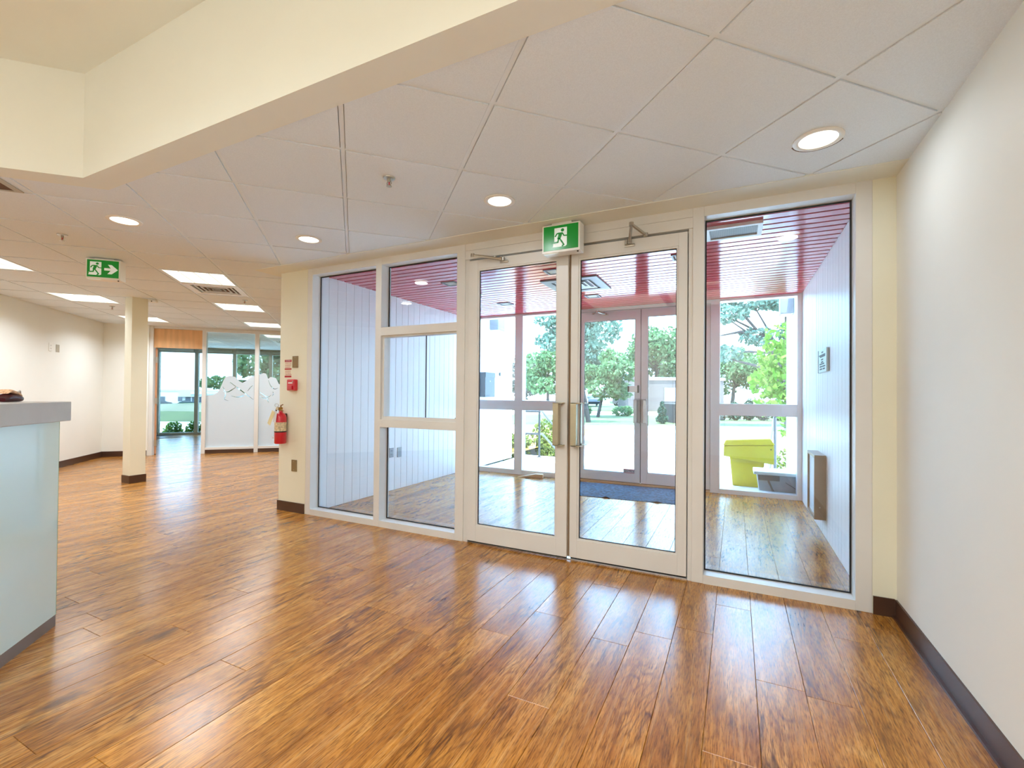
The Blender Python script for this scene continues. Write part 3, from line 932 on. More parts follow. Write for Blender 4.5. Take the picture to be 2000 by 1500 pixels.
# ---- vestibule ceiling fittings
def square_light(x, y, label):
    t_ = thing('recessed_square_light', (x, y, VC), label, 'ceiling light', 'small dark square lights in the red slat ceiling')
    s = 0.085
    f = MB()
    for a in ((-s, s, -s, -s + 0.014), (-s, s, s - 0.014, s), (-s, -s + 0.014, -s + 0.014, s - 0.014), (s - 0.014, s, -s + 0.014, s - 0.014)):
        f.box(*a, -0.008, 0.0)
    f.build('frame', M['grey_fixture'], t_)
    MB().box(-s + 0.014, s - 0.014, -s + 0.014, s - 0.014, -0.004, -0.001).build('lens', M['vent_dark'], t_)
    MB().box(-s + 0.03, s - 0.03, -s + 0.03, s - 0.03, -0.006, -0.004).build('inner_baffle', M['heater'], t_)
    return t_
square_light(-2.79, 4.19, 'small dark square light near the left wall, front row in red ceiling')
square_light(-1.60, 4.19, 'small dark square light in the red ceiling, front of the big vent')
square_light(-0.42, 4.19, 'small dark square light in the red ceiling behind right door top')
square_light(-1.57, 5.43, 'small dark square light in the red ceiling, behind the big vent')
square_light(-2.76, 5.43, 'small dark square light in the red ceiling seen through left door')

cs = thing('ceiling_vent', (-1.565, 4.79, VC), 'large square four-way air diffuser in the middle of the red ceiling', 'vent')
h = 0.305
f = MB()
for a in ((-h, h, -h, -h + 0.09), (-h, h, h - 0.09, h), (-h, -h + 0.09, -h + 0.09, h - 0.09), (h - 0.09, h, -h + 0.09, h - 0.09)):
    f.box(*a, -0.014, 0.0)
f.build('frame', M['grey_fixture'], cs)
MB().box(-0.215, 0.215, -0.215, 0.215, -0.003, -0.0005).build('throat', M['gasket'], cs)
for q, s in enumerate((0.185, 0.13, 0.075)):
    b = MB()
    for k in range(4):
        m_ = Matrix.Rotation(k * pi / 2, 4, 'Z')
        z_ = -0.012
        vs = [(-s, -s, z_), (s, -s, z_), (s - 0.03, -s + 0.03, -0.004), (-s + 0.03, -s + 0.03, -0.004), (-s, -s, z_ + 0.003), (s, -s, z_ + 0.003), (s - 0.03, -s + 0.03, -0.0035), (-s + 0.03, -s + 0.03, -0.0035)]
        b.add([m_ @ Vector(p) for p in vs], [(0, 3, 2, 1), (4, 5, 6, 7), (0, 1, 5, 4), (2, 3, 7, 6), (1, 2, 6, 5), (0, 4, 7, 3)])
    b.build('louvre', M['alu'], cs)

gr = thing('return_grille', (-0.02, 3.67, VC), 'white framed mesh return grille at the top of the right pane', 'vent')
f = MB(); gx, gy = 0.185, 0.135
for a in ((-gx, gx, -gy, -gy + 0.03), (-gx, gx, gy - 0.03, gy), (-gx, -gx + 0.03, -gy + 0.03, gy - 0.03), (gx - 0.03, gx, -gy + 0.03, gy - 0.03)):
    f.box(*a, -0.022, 0.0)
f.build('frame', M['white'], gr)
MB().box(-gx + 0.03, gx - 0.03, -gy + 0.03, gy - 0.03, -0.014, -0.008).build('mesh_panel', M['mesh_brown'], gr)

def sprinkler(x, y, z, label, group='pendent fire sprinklers'):
    t_ = thing('fire_sprinkler', (x, y, z), label, 'sprinkler', group)
    MB().lathe([(0.0001, -0.001), (0.034, -0.001), (0.032, -0.006), (0.016, -0.009), (0.0001, -0.009)], (0, 0, 0), 20).build('escutcheon', M['metal'], t_, True)
    b = MB().tube([(0, 0, -0.008), (0, 0, -0.026)], 0.009, 10)
    b.tube([(-0.010, 0, -0.02), (-0.017, 0, -0.034), (0, 0, -0.048)], 0.003, 6).tube([(0.010, 0, -0.02), (0.017, 0, -0.034), (0, 0, -0.048)], 0.003, 6)
    b.build('yoke', M['metal'], t_, True)
    MB().tube([(0, 0, -0.026), (0, 0, -0.046)], 0.0035, 8).build('bulb', M['red'], t_)
    MB().lathe([(0.0001, -0.048), (0.016, -0.048), (0.016, -0.051), (0.0001, -0.051)], (0, 0, 0), 16).build('deflector', M['metal'], t_)
    return t_
sprinkler(-2.78, 4.80, VC, 'sprinkler head hanging from the red slat ceiling behind left door')

# ---- vestibule wall fittings
pq = thing('wall_plaque', (0.693, 4.74, 1.52), 'pewter plaque with dark raised lettering on the right vestibule wall', 'plaque')
MB().cbox(-0.022, -0.001, -0.20, 0.20, -0.10, 0.10, 0.004).build('plate', M['plaque'], pq)
rg = MB()
rows = [(0.072, [(-0.05, 0.03)]), (0.048, [(-0.15, 0.15)]), (0.036, [(-0.15, 0.10)]), (0.010, [(-0.05, 0.05)]), (-0.012, [(-0.05, 0.05)]), (-0.028, [(-0.10, 0.13)]), (-0.05, [(-0.15, -0.02), (0.0, 0.12)]), (-0.072, [(-0.14, -0.03), (0.0, 0.12)])]
rr_ = random.Random(5)
for z_, spans in rows:
    for (a, b) in spans:
        yy = a
        while yy < b:
            ln = rr_.uniform(0.014, 0.03)
            rg.box(-0.0235, -0.0215, yy, min(yy + ln, b), z_ - 0.006, z_ + 0.006)
            yy += ln + 0.006
rg.build('lettering', M['ink_dark'], pq)
ed = MB().box(-0.024, -0.001, 0.20, 0.212, -0.10, 0.10)
ed.build('edge_strip', M['ink_dark'], pq)

ht = thing('wall_heater', (0.693, 4.90, 0.43), 'taupe wall heater with grille low on the right vestibule wall', 'heater')
f = MB()
f.box(-0.085, -0.001, -0.215, -0.19, -0.275, 0.275).box(-0.085, -0.001, 0.19, 0.215, -0.275, 0.275)
f.box(-0.085, -0.001, -0.19, 0.19, 0.25, 0.275).box(-0.085, -0.001, -0.19, 0.19, -0.275, -0.25)
f.build('casing', M['heater'], ht)
MB().box(-0.07, -0.003, -0.19, 0.19, -0.25, 0.25).build('grille', M['mesh_grey'], ht)
MB().lathe([(0.0001, 0), (0.005, 0), (0.005, 0.003), (0.0001, 0.003)], (-0.045, -0.2155, -0.17), 10, mat=Matrix.Rotation(pi / 2, 4, 'X')).build('screw', M['metal'], ht)

def outlet(name, loc, axis, w_, h_, mat, label, cat, group=None, slots=False, screws=True, slotmat=None):
    """cover plate; local x is along the wall, local -y points out of the wall"""
    t_ = thing(name, loc, label, cat, group, rotz=axis)
    MB().cbox(-w_ / 2, w_ / 2, -0.007, -0.0005, -h_ / 2, h_ / 2, 0.002).build('cover_plate', mat, t_)
    if slots:
        for s in (-1, 1):
            fo = MB().cbox(-0.016, 0.016, -0.009, -0.006, s * 0.022 - 0.015, s * 0.022 + 0.015, 0.003).build('socket', mat, t_)
            MB().box(-0.008, -0.005, -0.0098, -0.0088, s * 0.022 - 0.004, s * 0.022 + 0.008).box(0.005, 0.008, -0.0098, -0.0088, s * 0.022 - 0.004, s * 0.022 + 0.006).build('slot', M['black'], fo)
    elif screws:
        for s in (-1, 1):
            MB().box(-0.003, 0.003, -0.0085, -0.0068, s * h_ * 0.36 - 0.003, s * h_ * 0.36 + 0.003).build('screw', M['metal'], t_)
    return t_
outlet('wall_outlet', (-3.83, 4.453, 0.470), pi / 2, 0.076, 0.118, M['greyplate'], 'grey double outlet on the left vestibule wall, front of two', 'outlet', slots=True)
outlet('cover_plate', (-3.83, 4.602, 0.460), pi / 2, 0.078, 0.122, M['greyplate'], 'blank grey cover plate on left vestibule boards beside the outlet', 'cover plate')

# ---- mat and wedge
mt = thing('door_mat', (-1.16, 5.76, 0), 'blue ribbed carpet mat in front of the outer doors', 'mat', rotz=R(4))
rm = random.Random(9)
mb = MB(); N, Mm = 26, 12
for j in range(Mm + 1):
    for i in range(N + 1):
        xx = -0.74 + 1.48 * i / N; yy = -0.43 + 0.86 * j / Mm
        e = min(i, N - i, j, Mm - j)
        z_ = 0.009 if e > 0 else 0.004
        if j == 0 and i in (9, 19): z_ += 0.014
        mb.v.append((xx, yy, z_ + rm.uniform(0, 0.002)))
for j in range(Mm):
    for i in range(N):
        a = j * (N + 1) + i
        mb.f.append((a, a + 1, a + N + 2, a + N + 1)); mb.mi.append(0)
mb.build('pile', M['mat_blue'], mt, True)
MB().box(-0.745, 0.745, -0.435, 0.435, 0.0005, 0.0045).build('rubber_edge', M['gasket'], mt)

wd = thing('door_wedge', (-2.62, 6.12, 0), 'pale wooden wedge lying on the floor under the left sidelight', 'wedge', rotz=R(12))
MB().prism([(-0.24, 0.0), (0.13, 0.0), (0.13, 0.055), (0.02, 0.055)], -0.03, 0.03, fn=lambda a, b, h: (a, h, b + 0.0005)).build('wedge_block', M['raw_wood'], wd)

# ================================================================== EXIT SIGNS
def stroke(mb, pts, w_, fn, h0, h1):
    for (a, b), (c, d) in zip(pts[:-1], pts[1:]):
        L = math.hypot(c - a, d - b); nx, ny = -(d - b) / L * w_ / 2, (c - a) / L * w_ / 2
        mb.prism([(a + nx, b + ny), (a - nx, b - ny), (c - nx, d - ny), (c + nx, d + ny)], h0, h1, fn=fn)
    for (a, b) in pts:
        mb.prism([(a + w_ / 2 * cos(t * pi / 5), b + w_ / 2 * sin(t * pi / 5)) for t in range(10)], h0, h1, fn=fn)

def exit_sign(loc, rotz, w_, h_, dep, label, arrow):
    t_ = thing('exit_sign', loc, label, 'exit sign', rotz=rotz)
    # local: x along face, -y out of the face, z up; origin at face top centre
    b = 0.010
    body = MB()
    body.cbox(-w_ / 2, w_ / 2, 0.0, dep, -h_, 0.0, 0.003)
    body.build('housing', M['white'], t_)
    pw, ph = w_ - 2.4 * b, h_ - 2.8 * b
    cz = -h_ / 2 + 0.003
    pl_ = MB().box(-pw / 2, pw / 2, -0.002, 0.0005, cz - ph / 2, cz + ph / 2).build('green_panel', M['green_lit'], t_)
    # pictogram in a 790 x 465 drawing space
    sc_ = ph / 465.0
    ox = (605 - 395) if not arrow else 0     # centre of the man in the arrowless sign
    X = lambda a: (a - 395 - (0 if arrow else (235 - 395))) * sc_
    Z = lambda b_: cz + (232 - b_) * sc_
    fn = lambda a, b_, h0: (X(a), h0, Z(b_))
    wm = MB()
    wm.prism([(110, 50), (360, 50), (360, 385), (330, 410), (75, 410), (92, 350), (62, 338), (66, 318), (110, 318)], -0.0032, -0.0018, fn=fn)
    if arrow:
        wm.prism([(425, 205), (570, 205), (505, 110), (590, 110), (730, 240), (590, 365), (495, 365), (570, 270), (425, 270)], -0.0032, -0.0018, fn=fn)
    wm.build('white_symbol', M['white_lit'], pl_)
    gm = MB(); h0, h1 = -0.0044, -0.003
    gm.prism([(273 + 33 * cos(k * pi / 8), 100 + 31 * sin(k * pi / 8)) for k in range(16)], h0, h1, fn=fn)
    gm.prism([(190, 143), (272, 143), (262, 190), (232, 262), (168, 262), (190, 190)], h0, h1, fn=fn)
    stroke(gm, [(205, 152), (165, 158), (130, 206)], 24, fn, h0, h1)
    stroke(gm, [(272, 156), (302, 208), (362, 212)], 22, fn, h0, h1)
    stroke(gm, [(198, 255), (182, 322), (66, 328)], 30, fn, h0, h1)
    stroke(gm, [(216, 255), (262, 318), (302, 380), (272, 398)], 28, fn, h0, h1)
    gm.build('running_man', M['green_lit'], pl_)
    MB().cbox(-0.075, 0.075, 0.015, dep - 0.015, 0.0, CEIL - 0.004 - loc[2], 0.003).build('canopy', M['white'], t_)
    MB().lathe([(0.0001, 0.004), (0.006, 0.002), (0.006, -0.006), (0.0001, -0.006)], (w_ / 2 - 0.02, 0.016, -h_ - 0.002), 10).build('test_button', M['black'], t_)
    MB().cbox(-w_ / 2 + 0.012, -0.02, 0.006, 0.028, -h_ - 0.004, -h_ + 0.001, 0.0015).build('lens_strip', M['white_lit'], t_)
    return t_
exit_sign((-1.117, 3.052, 2.418), 0.0, 0.283, 0.202, 0.095, 'green running man exit sign without arrow above the inner double doors', False)
sx, sy = uvp(-2.2155, 5.24)
exit_sign((sx, sy, 2.424), pi / 4, 0.262, 0.186, 0.11, 'green running man exit sign with white arrow near the column', True)

# ================================================================== CEILING FITTINGS
def downlight(x, y, r, label, gap=False):
    t_ = thing('recessed_downlight', (x, y, CEIL), label, 'ceiling light', 'round recessed downlights')
    MB().lathe([(r, -0.0005), (r, -0.005), (r - 0.012, -0.009), (r - 0.024, -0.006), (r - 0.026, -0.0005)], (0, 0, 0), 36).build('trim_ring', M['white'], t_, True)
    MB().lathe([(r - 0.025, -0.004), (r - 0.028, -0.0015), (0.0001, -0.0012)], (0, 0, 0), 36).build('lamp_face', M['bulb'], t_, True)
    if gap:
        MB().prism([((r + 0.007) * cos(a), (r + 0.007) * sin(a)) for a in [R(20) + k * R(140) / 14 for k in range(15)]][::1] + [((r - 0.01) * cos(a), (r - 0.01) * sin(a)) for a in [R(160) - k * R(140) / 14 for k in range(15)]], -0.004, -0.0006).build('cut_gap', M['vent_dark'], t_)
    lamp('downlight_lamp', t_, (0, 0, -0.03), 2.8, 0.13, spread=pi)
    return t_
downlight(0.350, 2.592, 0.105, 'round recessed downlight nearest the right wall', True)
downlight(-1.355, 2.572, 0.098, 'round recessed downlight above and left of the door exit sign')
downlight(-3.085, 2.576, 0.098, 'round recessed downlight close to the cream pier')
downlight(-3.972, 1.730, 0.105, 'round recessed downlight over the floor beside the reception desk')

def troffer(u, v, label, power=18.5, group='square fluorescent ceiling panels'):
    i, j = cell_of(u, v)
    uc, vc = U0 + (i + 0.5) * TP, V0 + (j + 0.5) * TP
    x, y = uvp(uc, vc)
    t_ = thing('fluorescent_panel', (x, y, CEIL), label, 'ceiling light', group, rotz=pi / 4)
    h_ = TP / 2 - HB
    f = MB()
    for a in ((-h_, h_, -h_, -h_ + 0.02), (-h_, h_, h_ - 0.02, h_), (-h_, -h_ + 0.02, -h_ + 0.02, h_ - 0.02), (h_ - 0.02, h_, -h_ + 0.02, h_ - 0.02)):
        f.box(*a, 0.0, 0.012)
    f.build('frame', M['tbar'], t_)
    d = MB().box(-h_ + 0.02, h_ - 0.02, -h_ + 0.02, h_ - 0.02, 0.006, 0.010).build('diffuser', M['diffuser'], t_)
    for k in range(1, 4):
        q = -h_ + 0.02 + k * (2 * h_ - 0.04) / 4
        b = MB().box(q - 0.003, q + 0.003, -h_ + 0.02, h_ - 0.02, 0.001, 0.0055)
        b.build('lens_rib', M['white'], t_)
    lamp('panel_lamp', t_, (0, 0, -0.03), power, 0.5, 0.5)
    return t_
LBL = ['square fluorescent panel beside the ceiling diffuser in the left room', 'square fluorescent panel cut by the left edge of the picture',
       'square fluorescent panel in front of the column top by the left wall', 'square fluorescent panel beyond the ceiling diffuser, second of its row',
       'square fluorescent panel just before the office glass partition', 'square fluorescent panel half hidden by the column before the doorway']
for (u, v), lb in zip(TROFFERS, LBL): troffer(u, v, lb)
for k, (u, v) in enumerate(OFFICE_TROFFERS):
    troffer(u, v, ['fluorescent panel inside the office behind the right glass pane', 'fluorescent panel deep inside the office near its windows', 'fluorescent panel inside the office above its doorway'][k], 6.0)

def diffuser(u, v, label):
    i, j = cell_of(u, v)
    x, y = uvp(U0 + (i + 0.5) * TP, V0 + (j + 0.5) * TP)
    t_ = thing('air_diffuser', (x, y, CEIL), label, 'vent', rotz=pi / 4)
    h_ = TP / 2 - HB
    f = MB()
    for a in ((-h_, h_, -h_, -h_ + 0.07), (-h_, h_, h_ - 0.07, h_), (-h_, -h_ + 0.07, -h_ + 0.07, h_ - 0.07), (h_ - 0.07, h_, -h_ + 0.07, h_ - 0.07)):
        f.box(*a, 0.0, 0.012)
    f.build('frame', M['white'], t_)
    MB().box(-h_ + 0.07, h_ - 0.07, -h_ + 0.07, h_ - 0.07, 0.02, 0.03).build('throat', M['vent_dark'], t_)
    for s in (0.19, 0.14, 0.09, 0.045):
        b = MB()
        for a in ((-s, s, -s, -s + 0.012), (-s, s, s - 0.012, s), (-s, -s + 0.012, -s + 0.012, s - 0.012), (s - 0.012, s, -s + 0.012, s - 0.012)):
            b.box(*a, 0.002, 0.014)
        b.build('louvre', M['white'] if s > 0.1 else M['taupe'], t_)
    return t_
diffuser(-1.6, 6.4, 'square louvred air diffuser beside the nearest fluorescent panel')
diffuser(-1.6, 12.3, 'square louvred air diffuser inside the office beyond the glass')

# dark vent at the bulkhead edge, cut by the left side of the picture
x, y = uvp(-2.22, 3.575)
dv = thing('slot_vent', (x, y, CEIL - 0.001), 'dark brown ceiling vent against the bulkhead at the left edge', 'vent', rotz=pi / 4)
f = MB()
for a in ((-0.26, 0.26, -0.115, -0.085), (-0.26, 0.26, 0.085, 0.105), (-0.26, -0.225, -0.085, 0.085), (0.225, 0.26, -0.085, 0.085)):
    f.box(*a, -0.006, 0.0)
f.build('frame', M['taupe'], dv)
MB().box(-0.225, 0.225, -0.085, 0.085, -0.003, -0.0005).build('throat', M['vent_dark'], dv)

sprinkler(-1.784, 2.03, CEIL, 'sprinkler head in the middle of the lobby ceiling')
sprinkler(-4.787, 1.68, CEIL, 'sprinkler head above and left of the arrow exit sign')
sprinkler(-5.93, 3.94, CEIL, 'sprinkler head just beyond the ceiling diffuser')
sprinkler(-8.17, 3.43, CEIL, 'sprinkler head left of the column near the far left wall')

dt = thing('motion_sensor', (-7.03, 3.39, CEIL), 'small white motion sensor on the ceiling against the column top', 'sensor', rotz=R(30))
MB().cbox(-0.05, 0.05, -0.02, 0.03, -0.022, -0.0005, 0.006).build('base', M['white'], dt)
MB().cbox(-0.02, 0.075, -0.045, 0.0, -0.05, -0.02, 0.008).build('sensor_head', M['white'], dt)
MB().lathe([(0.0001, 0), (0.007, 0), (0.006, 0.004), (0.0001, 0.005)], (0.02, -0.045, -0.036), 12, mat=Matrix.Rotation(pi / 2, 4, 'X')).build('lens', M['black'], dt)

# fill lamps added above the viewer, out of frame, to brighten the lobby
for k, (x, y) in enumerate([(-0.4, -0.8), (-2.3, -0.7), (-0.4, -2.6), (-1.95, -2.6)]):
    t_ = thing('tray_panel', (x, y, TRAY), ['large flat lamp panel in the raised ceiling, front right of four', 'large flat lamp panel in the raised ceiling, front left of four', 'large flat lamp panel in the raised ceiling, back right of four', 'large flat lamp panel in the raised ceiling, back left of four'][k], 'ceiling light', 'lamp panels in the raised ceiling')
    f = MB()
    for a in ((-0.72, 0.72, -0.72, -0.70), (-0.72, 0.72, 0.70, 0.72), (-0.72, -0.70, -0.70, 0.70), (0.70, 0.72, -0.70, 0.70)):
        f.box(*a, -0.02, -0.0005)
    f.build('frame', M['tbar'], t_)
    MB().box(-0.70, 0.70, -0.70, 0.70, -0.012, -0.002).build('diffuser', M['diffuser'], t_)
    lamp('panel_lamp', t_, (0, 0, -0.03), 37.0, 1.35, 1.35)

# ================================================================== PIER FITTINGS
outlet('cover_plate', (-4.000, YS, 1.514), 0, 0.080, 0.118, M['tan'], 'tan cover plate high on the cream pier beside the red stickers', 'cover plate')
outlet('wall_outlet', (-3.996, YS, 0.468), 0, 0.076, 0.116, M['tan'], 'tan outlet plate low on the cream pier above its baseboard', 'outlet')

stk = thing('fire_notice', (-4.107, YS, 1.448), 'red and white fire notice stickers on the cream pier', 'sticker')
MB().box(-0.053, 0.053, -0.0012, -0.0002, -0.096, 0.096).build('backing', M['wall_yellow'], stk)
for z0, z1 in ((0.066, 0.090), (-0.012, 0.003), (-0.090, -0.072)):
    MB().box(-0.05, 0.05, -0.0022, -0.001, z0, z1).build('red_band', M['ink_red'], stk)
b = MB(); rr_ = random.Random(2)
for z_ in (0.052, 0.036, 0.024, 0.012, -0.024, -0.036, -0.050, -0.062):
    xx = -0.042
    while xx < 0.036:
        ln = rr_.uniform(0.006, 0.018); b.box(xx, xx + ln, -0.0018, -0.001, z_ - 0.0025, z_ + 0.0025); xx += ln + 0.005
o = b.build('small_print', M['ink_red'], stk); o['kind'] = 'stuff'
text_obj('CAUTION', 0.016, lambda a, b_, c: (a, -0.0026 + c, 0.078 + b_), stk, M['paper_white'])

pl_ = thing('fire_alarm_pull', (-4.016, YS, 1.280), 'small red fire alarm pull station on the cream pier', 'fire alarm')
MB().cbox(-0.055, 0.055, -0.045, -0.0005, -0.056, 0.056, 0.008).build('housing', M['red'], pl_)
MB().cbox(-0.034, 0.034, -0.058, -0.044, -0.045, -0.008, 0.005).build('pull_bar', M['red'], pl_)
MB().box(-0.03, 0.03, -0.0468, -0.0448, 0.014, 0.026).build('white_legend', M['paper_white'], pl_)
MB().lathe([(0.0001, 0), (0.007, 0), (0.007, 0.004), (0.0001, 0.004)], (0.036, -0.0455, 0.036), 12, mat=Matrix.Rotation(pi / 2, 4, 'X')).build('key_lock', M['metal'], pl_)

ex = thing('fire_extinguisher', (-4.125, YS - 0.066, 0.69), 'red fire extinguisher with tags hanging on the cream pier', 'extinguisher')
r_ = 0.056
MB().lathe([(0.0001, 0.0), (r_ - 0.006, 0.0), (r_, 0.008), (r_, 0.118)], (0, 0, 0), 28).build('cylinder_lower', M['red'], ex, True)
MB().lathe([(r_ + 0.0012, 0.114), (r_ + 0.0012, 0.126)], (0, 0, 0), 28).build('strap_band', M['black'], ex, True)
MB().lathe([(r_, 0.118), (r_, 0.215)], (0, 0, 0), 28).build('label_wrap', M['label_print'], ex, True)
MB().lathe([(r_, 0.215), (r_, 0.262), (r_ * 0.8, 0.292), (0.024, 0.308), (0.017, 0.318), (0.017, 0.332), (0.0001, 0.332)], (0, 0, 0), 28).build('cylinder_top', M['red'], ex, True)
vb = MB().lathe([(0.0001, 0.330), (0.019, 0.330), (0.019, 0.365), (0.0001, 0.368)], (0, 0, 0), 16)
vb.build('valve', M['brass'], ex, True)
MB().tube([(0.0, 0, 0.36), (0.03, -0.02, 0.385), (0.075, -0.035, 0.392)], 0.006, 8).tube([(0.0, 0, 0.345), (0.035, -0.02, 0.345), (0.078, -0.035, 0.33)], 0.006, 8).build('lever_handle', M['brass'], ex, True)
MB().lathe([(0.0001, -0.006), (0.017, -0.006), (0.017, 0.006), (0.0001, 0.006)], (-0.022, -0.02, 0.352), 14, mat=Matrix.Rotation(pi / 2, 4, 'X')).build('gauge', M['label_print'], ex, True)
MB().tube([(-0.01, 0, 0.35), (-0.05, -0.01, 0.345), (-0.062, -0.01, 0.30), (-0.064, -0.005, 0.18), (-0.062, 0.0, 0.03)], 0.008, 8).build('hose', M['black'], ex, True)
pts = [(-0.02 + 0.03 * cos(a), -0.03, 0.385 + 0.016 * sin(a)) for a in [k * 2 * pi / 14 for k in range(15)]]
MB().tube(pts, 0.0025, 6, cap=False).build('pull_pin', M['metal'], ex, True)
rot = Matrix.Translation((-0.020, -0.064, 0.325)) @ Matrix.Rotation(R(28), 4, 'Y')
MB().box(-0.024, 0.024, -0.001, 0.0005, -0.15, 0.0, mat=rot).build('tag', M['paper'], ex)['label'] = 'cream inspection tag'
rot = Matrix.Translation((0.004, -0.060, 0.33)) @ Matrix.Rotation(R(8), 4, 'Y')
MB().box(-0.022, 0.022, -0.001, 0.0005, -0.115, 0.0, mat=rot).build('tag', M['paper_white'], ex)['label'] = 'white inspection tag'
MB().prism([(-0.046, 0.074), (-0.046, 0.052), (-0.016, 0.062)], -0.0585, -0.052, fn=lambda a, b, h: (a, h, b)).build('white_arrow', M['paper_white'], ex)
MB().cbox(-0.012, 0.012, 0.05, 0.0655, 0.12, 0.30, 0.003).build('bracket', M['black'], ex)

# left wall plates (45-degree wall)
def on_left(v, z): 
    x, y = uvp(UL, v)
    return (x, y, z)
outlet('wall_outlet', on_left(8.765, 1.856), pi * 0.75, 0.076, 0.122, M['white'], 'white double outlet high on the far left wall', 'outlet', slots=True)
outlet('cover_plate', on_left(8.942, 1.850), pi * 0.75, 0.080, 0.116, M['taupe'], 'taupe cover plate next to the white outlet on far left wall', 'cover plate')

# ================================================================== RECEPTION DESK
dk_loc = (*uvp(-1.435, 2.995), 0)
dk = thing('reception_desk', dk_loc, 'reception desk with pale aqua glass front and thick grey counter', 'desk', rotz=pi / 4)
# local x = u - (-1.435) , local y = v - 2.995
MB().cbox(-0.62, 0.028, -2.6, 0.041, 1.048, 1.148, 0.003).build('countertop', M['laminate'], dk)
MB().box(-0.58, -0.012, -2.55, -0.014, 0.056, 1.0475).build('carcass', M['desk_core'], dk)
gp = MB().box(-0.010, 0.0, -1.35, -0.003, 0.058, 1.0475).build('glass_panel', M['desk_glass'], dk)
MB().box(-0.0105, 0.0004, -0.003, 0.0, 0.058, 1.0475).build('glass_edge', M['green_edge'], gp)
MB().box(-0.010, 0.0, -2.58, -1.354, 0.058, 1.0475).build('glass_panel', M['desk_glass'], dk)
MB().box(-0.58, -0.001, -2.55, -0.002, 0.0, 0.057).build('kick_plate', M['kick'], dk)

sh = thing('shoe', (*uvp(-1.54, 2.822), 1.1485), 'small dark maroon shoe with cream and red strap on the counter', 'shoe', rotz=pi / 4 + pi / 2)
sh.scale = (0.46, 0.75, 0.72)   # a child's shoe; toe points along local +x
def loft(secs, n=16):
    mb = MB()
    for (x_, w_, z0, z1, p) in secs:
        for k in range(n):
            a = 2 * pi * k / n
            c_, s_ = cos(a), sin(a)
            mb.v.append((x_, w_ * math.copysign(abs(c_) ** p, c_), (z0 + z1) / 2 + (z1 - z0) / 2 * math.copysign(abs(s_) ** p, s_)))
    m = len(secs)
    for i in range(m - 1):
        for k in range(n):
            mb.f.append((i * n + k, (i + 1) * n + k, (i + 1) * n + (k + 1) % n, i * n + (k + 1) % n)); mb.mi.append(0)
    mb.f.append(tuple(range(n))); mb.mi.append(0)
    mb.f.append(tuple(range((m - 1) * n + n - 1, (m - 1) * n - 1, -1))); mb.mi.append(0)
    return mb
loft([(-0.12, 0.020, 0.004, 0.030, .8), (-0.09, 0.036, 0.001, 0.052, .8), (-0.03, 0.040, 0.001, 0.060, .8), (0.04, 0.043, 0.001, 0.052, .8), (0.09, 0.040, 0.001, 0.042, .8), (0.118, 0.026, 0.004, 0.032, .8), (0.128, 0.010, 0.010, 0.024, .8)]).build('upper', M['leather'], sh, True)
loft([(-0.10, 0.030, 0.056, 0.068, .6), (-0.06, 0.036, 0.064, 0.084, .6), (0.0, 0.038, 0.052, 0.074, .6), (0.06, 0.038, 0.044, 0.058, .6), (0.10, 0.030, 0.034, 0.046, .6)]).build('strap', M['strap'], sh, True)
MB().tube([(0.03, -0.03, 0.066), (0.06, -0.028, 0.074), (0.09, -0.02, 0.058), (0.105, -0.01, 0.044)], 0.006, 8).build('lace_loop', M['laminate'], sh, True)
sh2 = thing('shoe', (*uvp(-1.56, 2.690), 1.1485), 'small bright red shoe cut by the left edge of the picture', 'shoe', rotz=pi / 4 + R(82))
sh2.scale = (0.46, 0.75, 0.55)
loft([(-0.12, 0.020, 0.004, 0.030, .8), (-0.09, 0.036, 0.001, 0.062, .8), (-0.03, 0.040, 0.001, 0.064, .8), (0.04, 0.043, 0.001, 0.056, .8), (0.09, 0.040, 0.001, 0.046, .8), (0.118, 0.026, 0.004, 0.036, .8), (0.128, 0.010, 0.010, 0.026, .8)]).build('upper', M['red'], sh2, True)
loft([(-0.10, 0.030, 0.060, 0.070, .6), (-0.06, 0.036, 0.066, 0.078, .6), (0.0, 0.034, 0.060, 0.072, .6), (0.05, 0.030, 0.050, 0.060, .6)]).build('strap', M['leather'], sh2, True)

# ================================================================== OFFICE PARTITION
win3 = thing('window_3', (0, 0, 0), 'beige framed office partition with frosted lower glass', 'window', kind='structure', rotz=pi / 4)
PV = 10.35; PD = 0.10
# local x = u, local y = v
for (a, b) in ((-2.80, -2.732), (-1.893, -1.820), (-0.985, -0.912), (-0.08, 0.0)):
    MB().cbox(a, b, PV, PV + PD, 0.0, 2.436, 0.003).build('mullion', M['frame'], win3)
MB().box(-3.64, -3.582, PV - 0.02, PV + PD, 0.0, 2.436).build('door_jamb', M['frame'], win3)
MB().box(-3.582, -2.80, PV, PV + PD, 2.392, 2.436).build('header', M['frame'], win3)
MB().box(-3.582, -2.80, PV + 0.02, PV + 0.06, 2.030, 2.390).build('header_panel', M['wood_panel'], win3)['label'] = 'maple veneer panel over the doorway'
for a, b in ((-2.732, -1.893), (-1.82, -0.985), (-0.912, -0.08)):
    MB().box(a, b, PV + 0.002, PV + PD, 2.368, 2.436).build('header', M['frame'], win3)
    MB().box(a, b, PV + 0.002, PV + PD, 0.075, 0.118).build('sill', M['frame'], win3)
    MB().box(a, b, PV + 0.012, PV + PD, 0.0, 0.0745).build('base_panel', M['base'], win3)
    MB().box(a, b, PV + 0.05, PV + 0.056, 0.118, 2.368).build('glass_pane', M['glass_office'], win3)
w = MB().ubox(0.0, 2.0, PV, PV + PD, 0, ROOF)
struct('wall_office_front', w, M['wall'], 'cream wall continuing the office partition behind the pier', 'wall')
w = MB().ubox(-3.64, 0.0, PV + 0.001, PV + PD, 2.4375, ROOF)
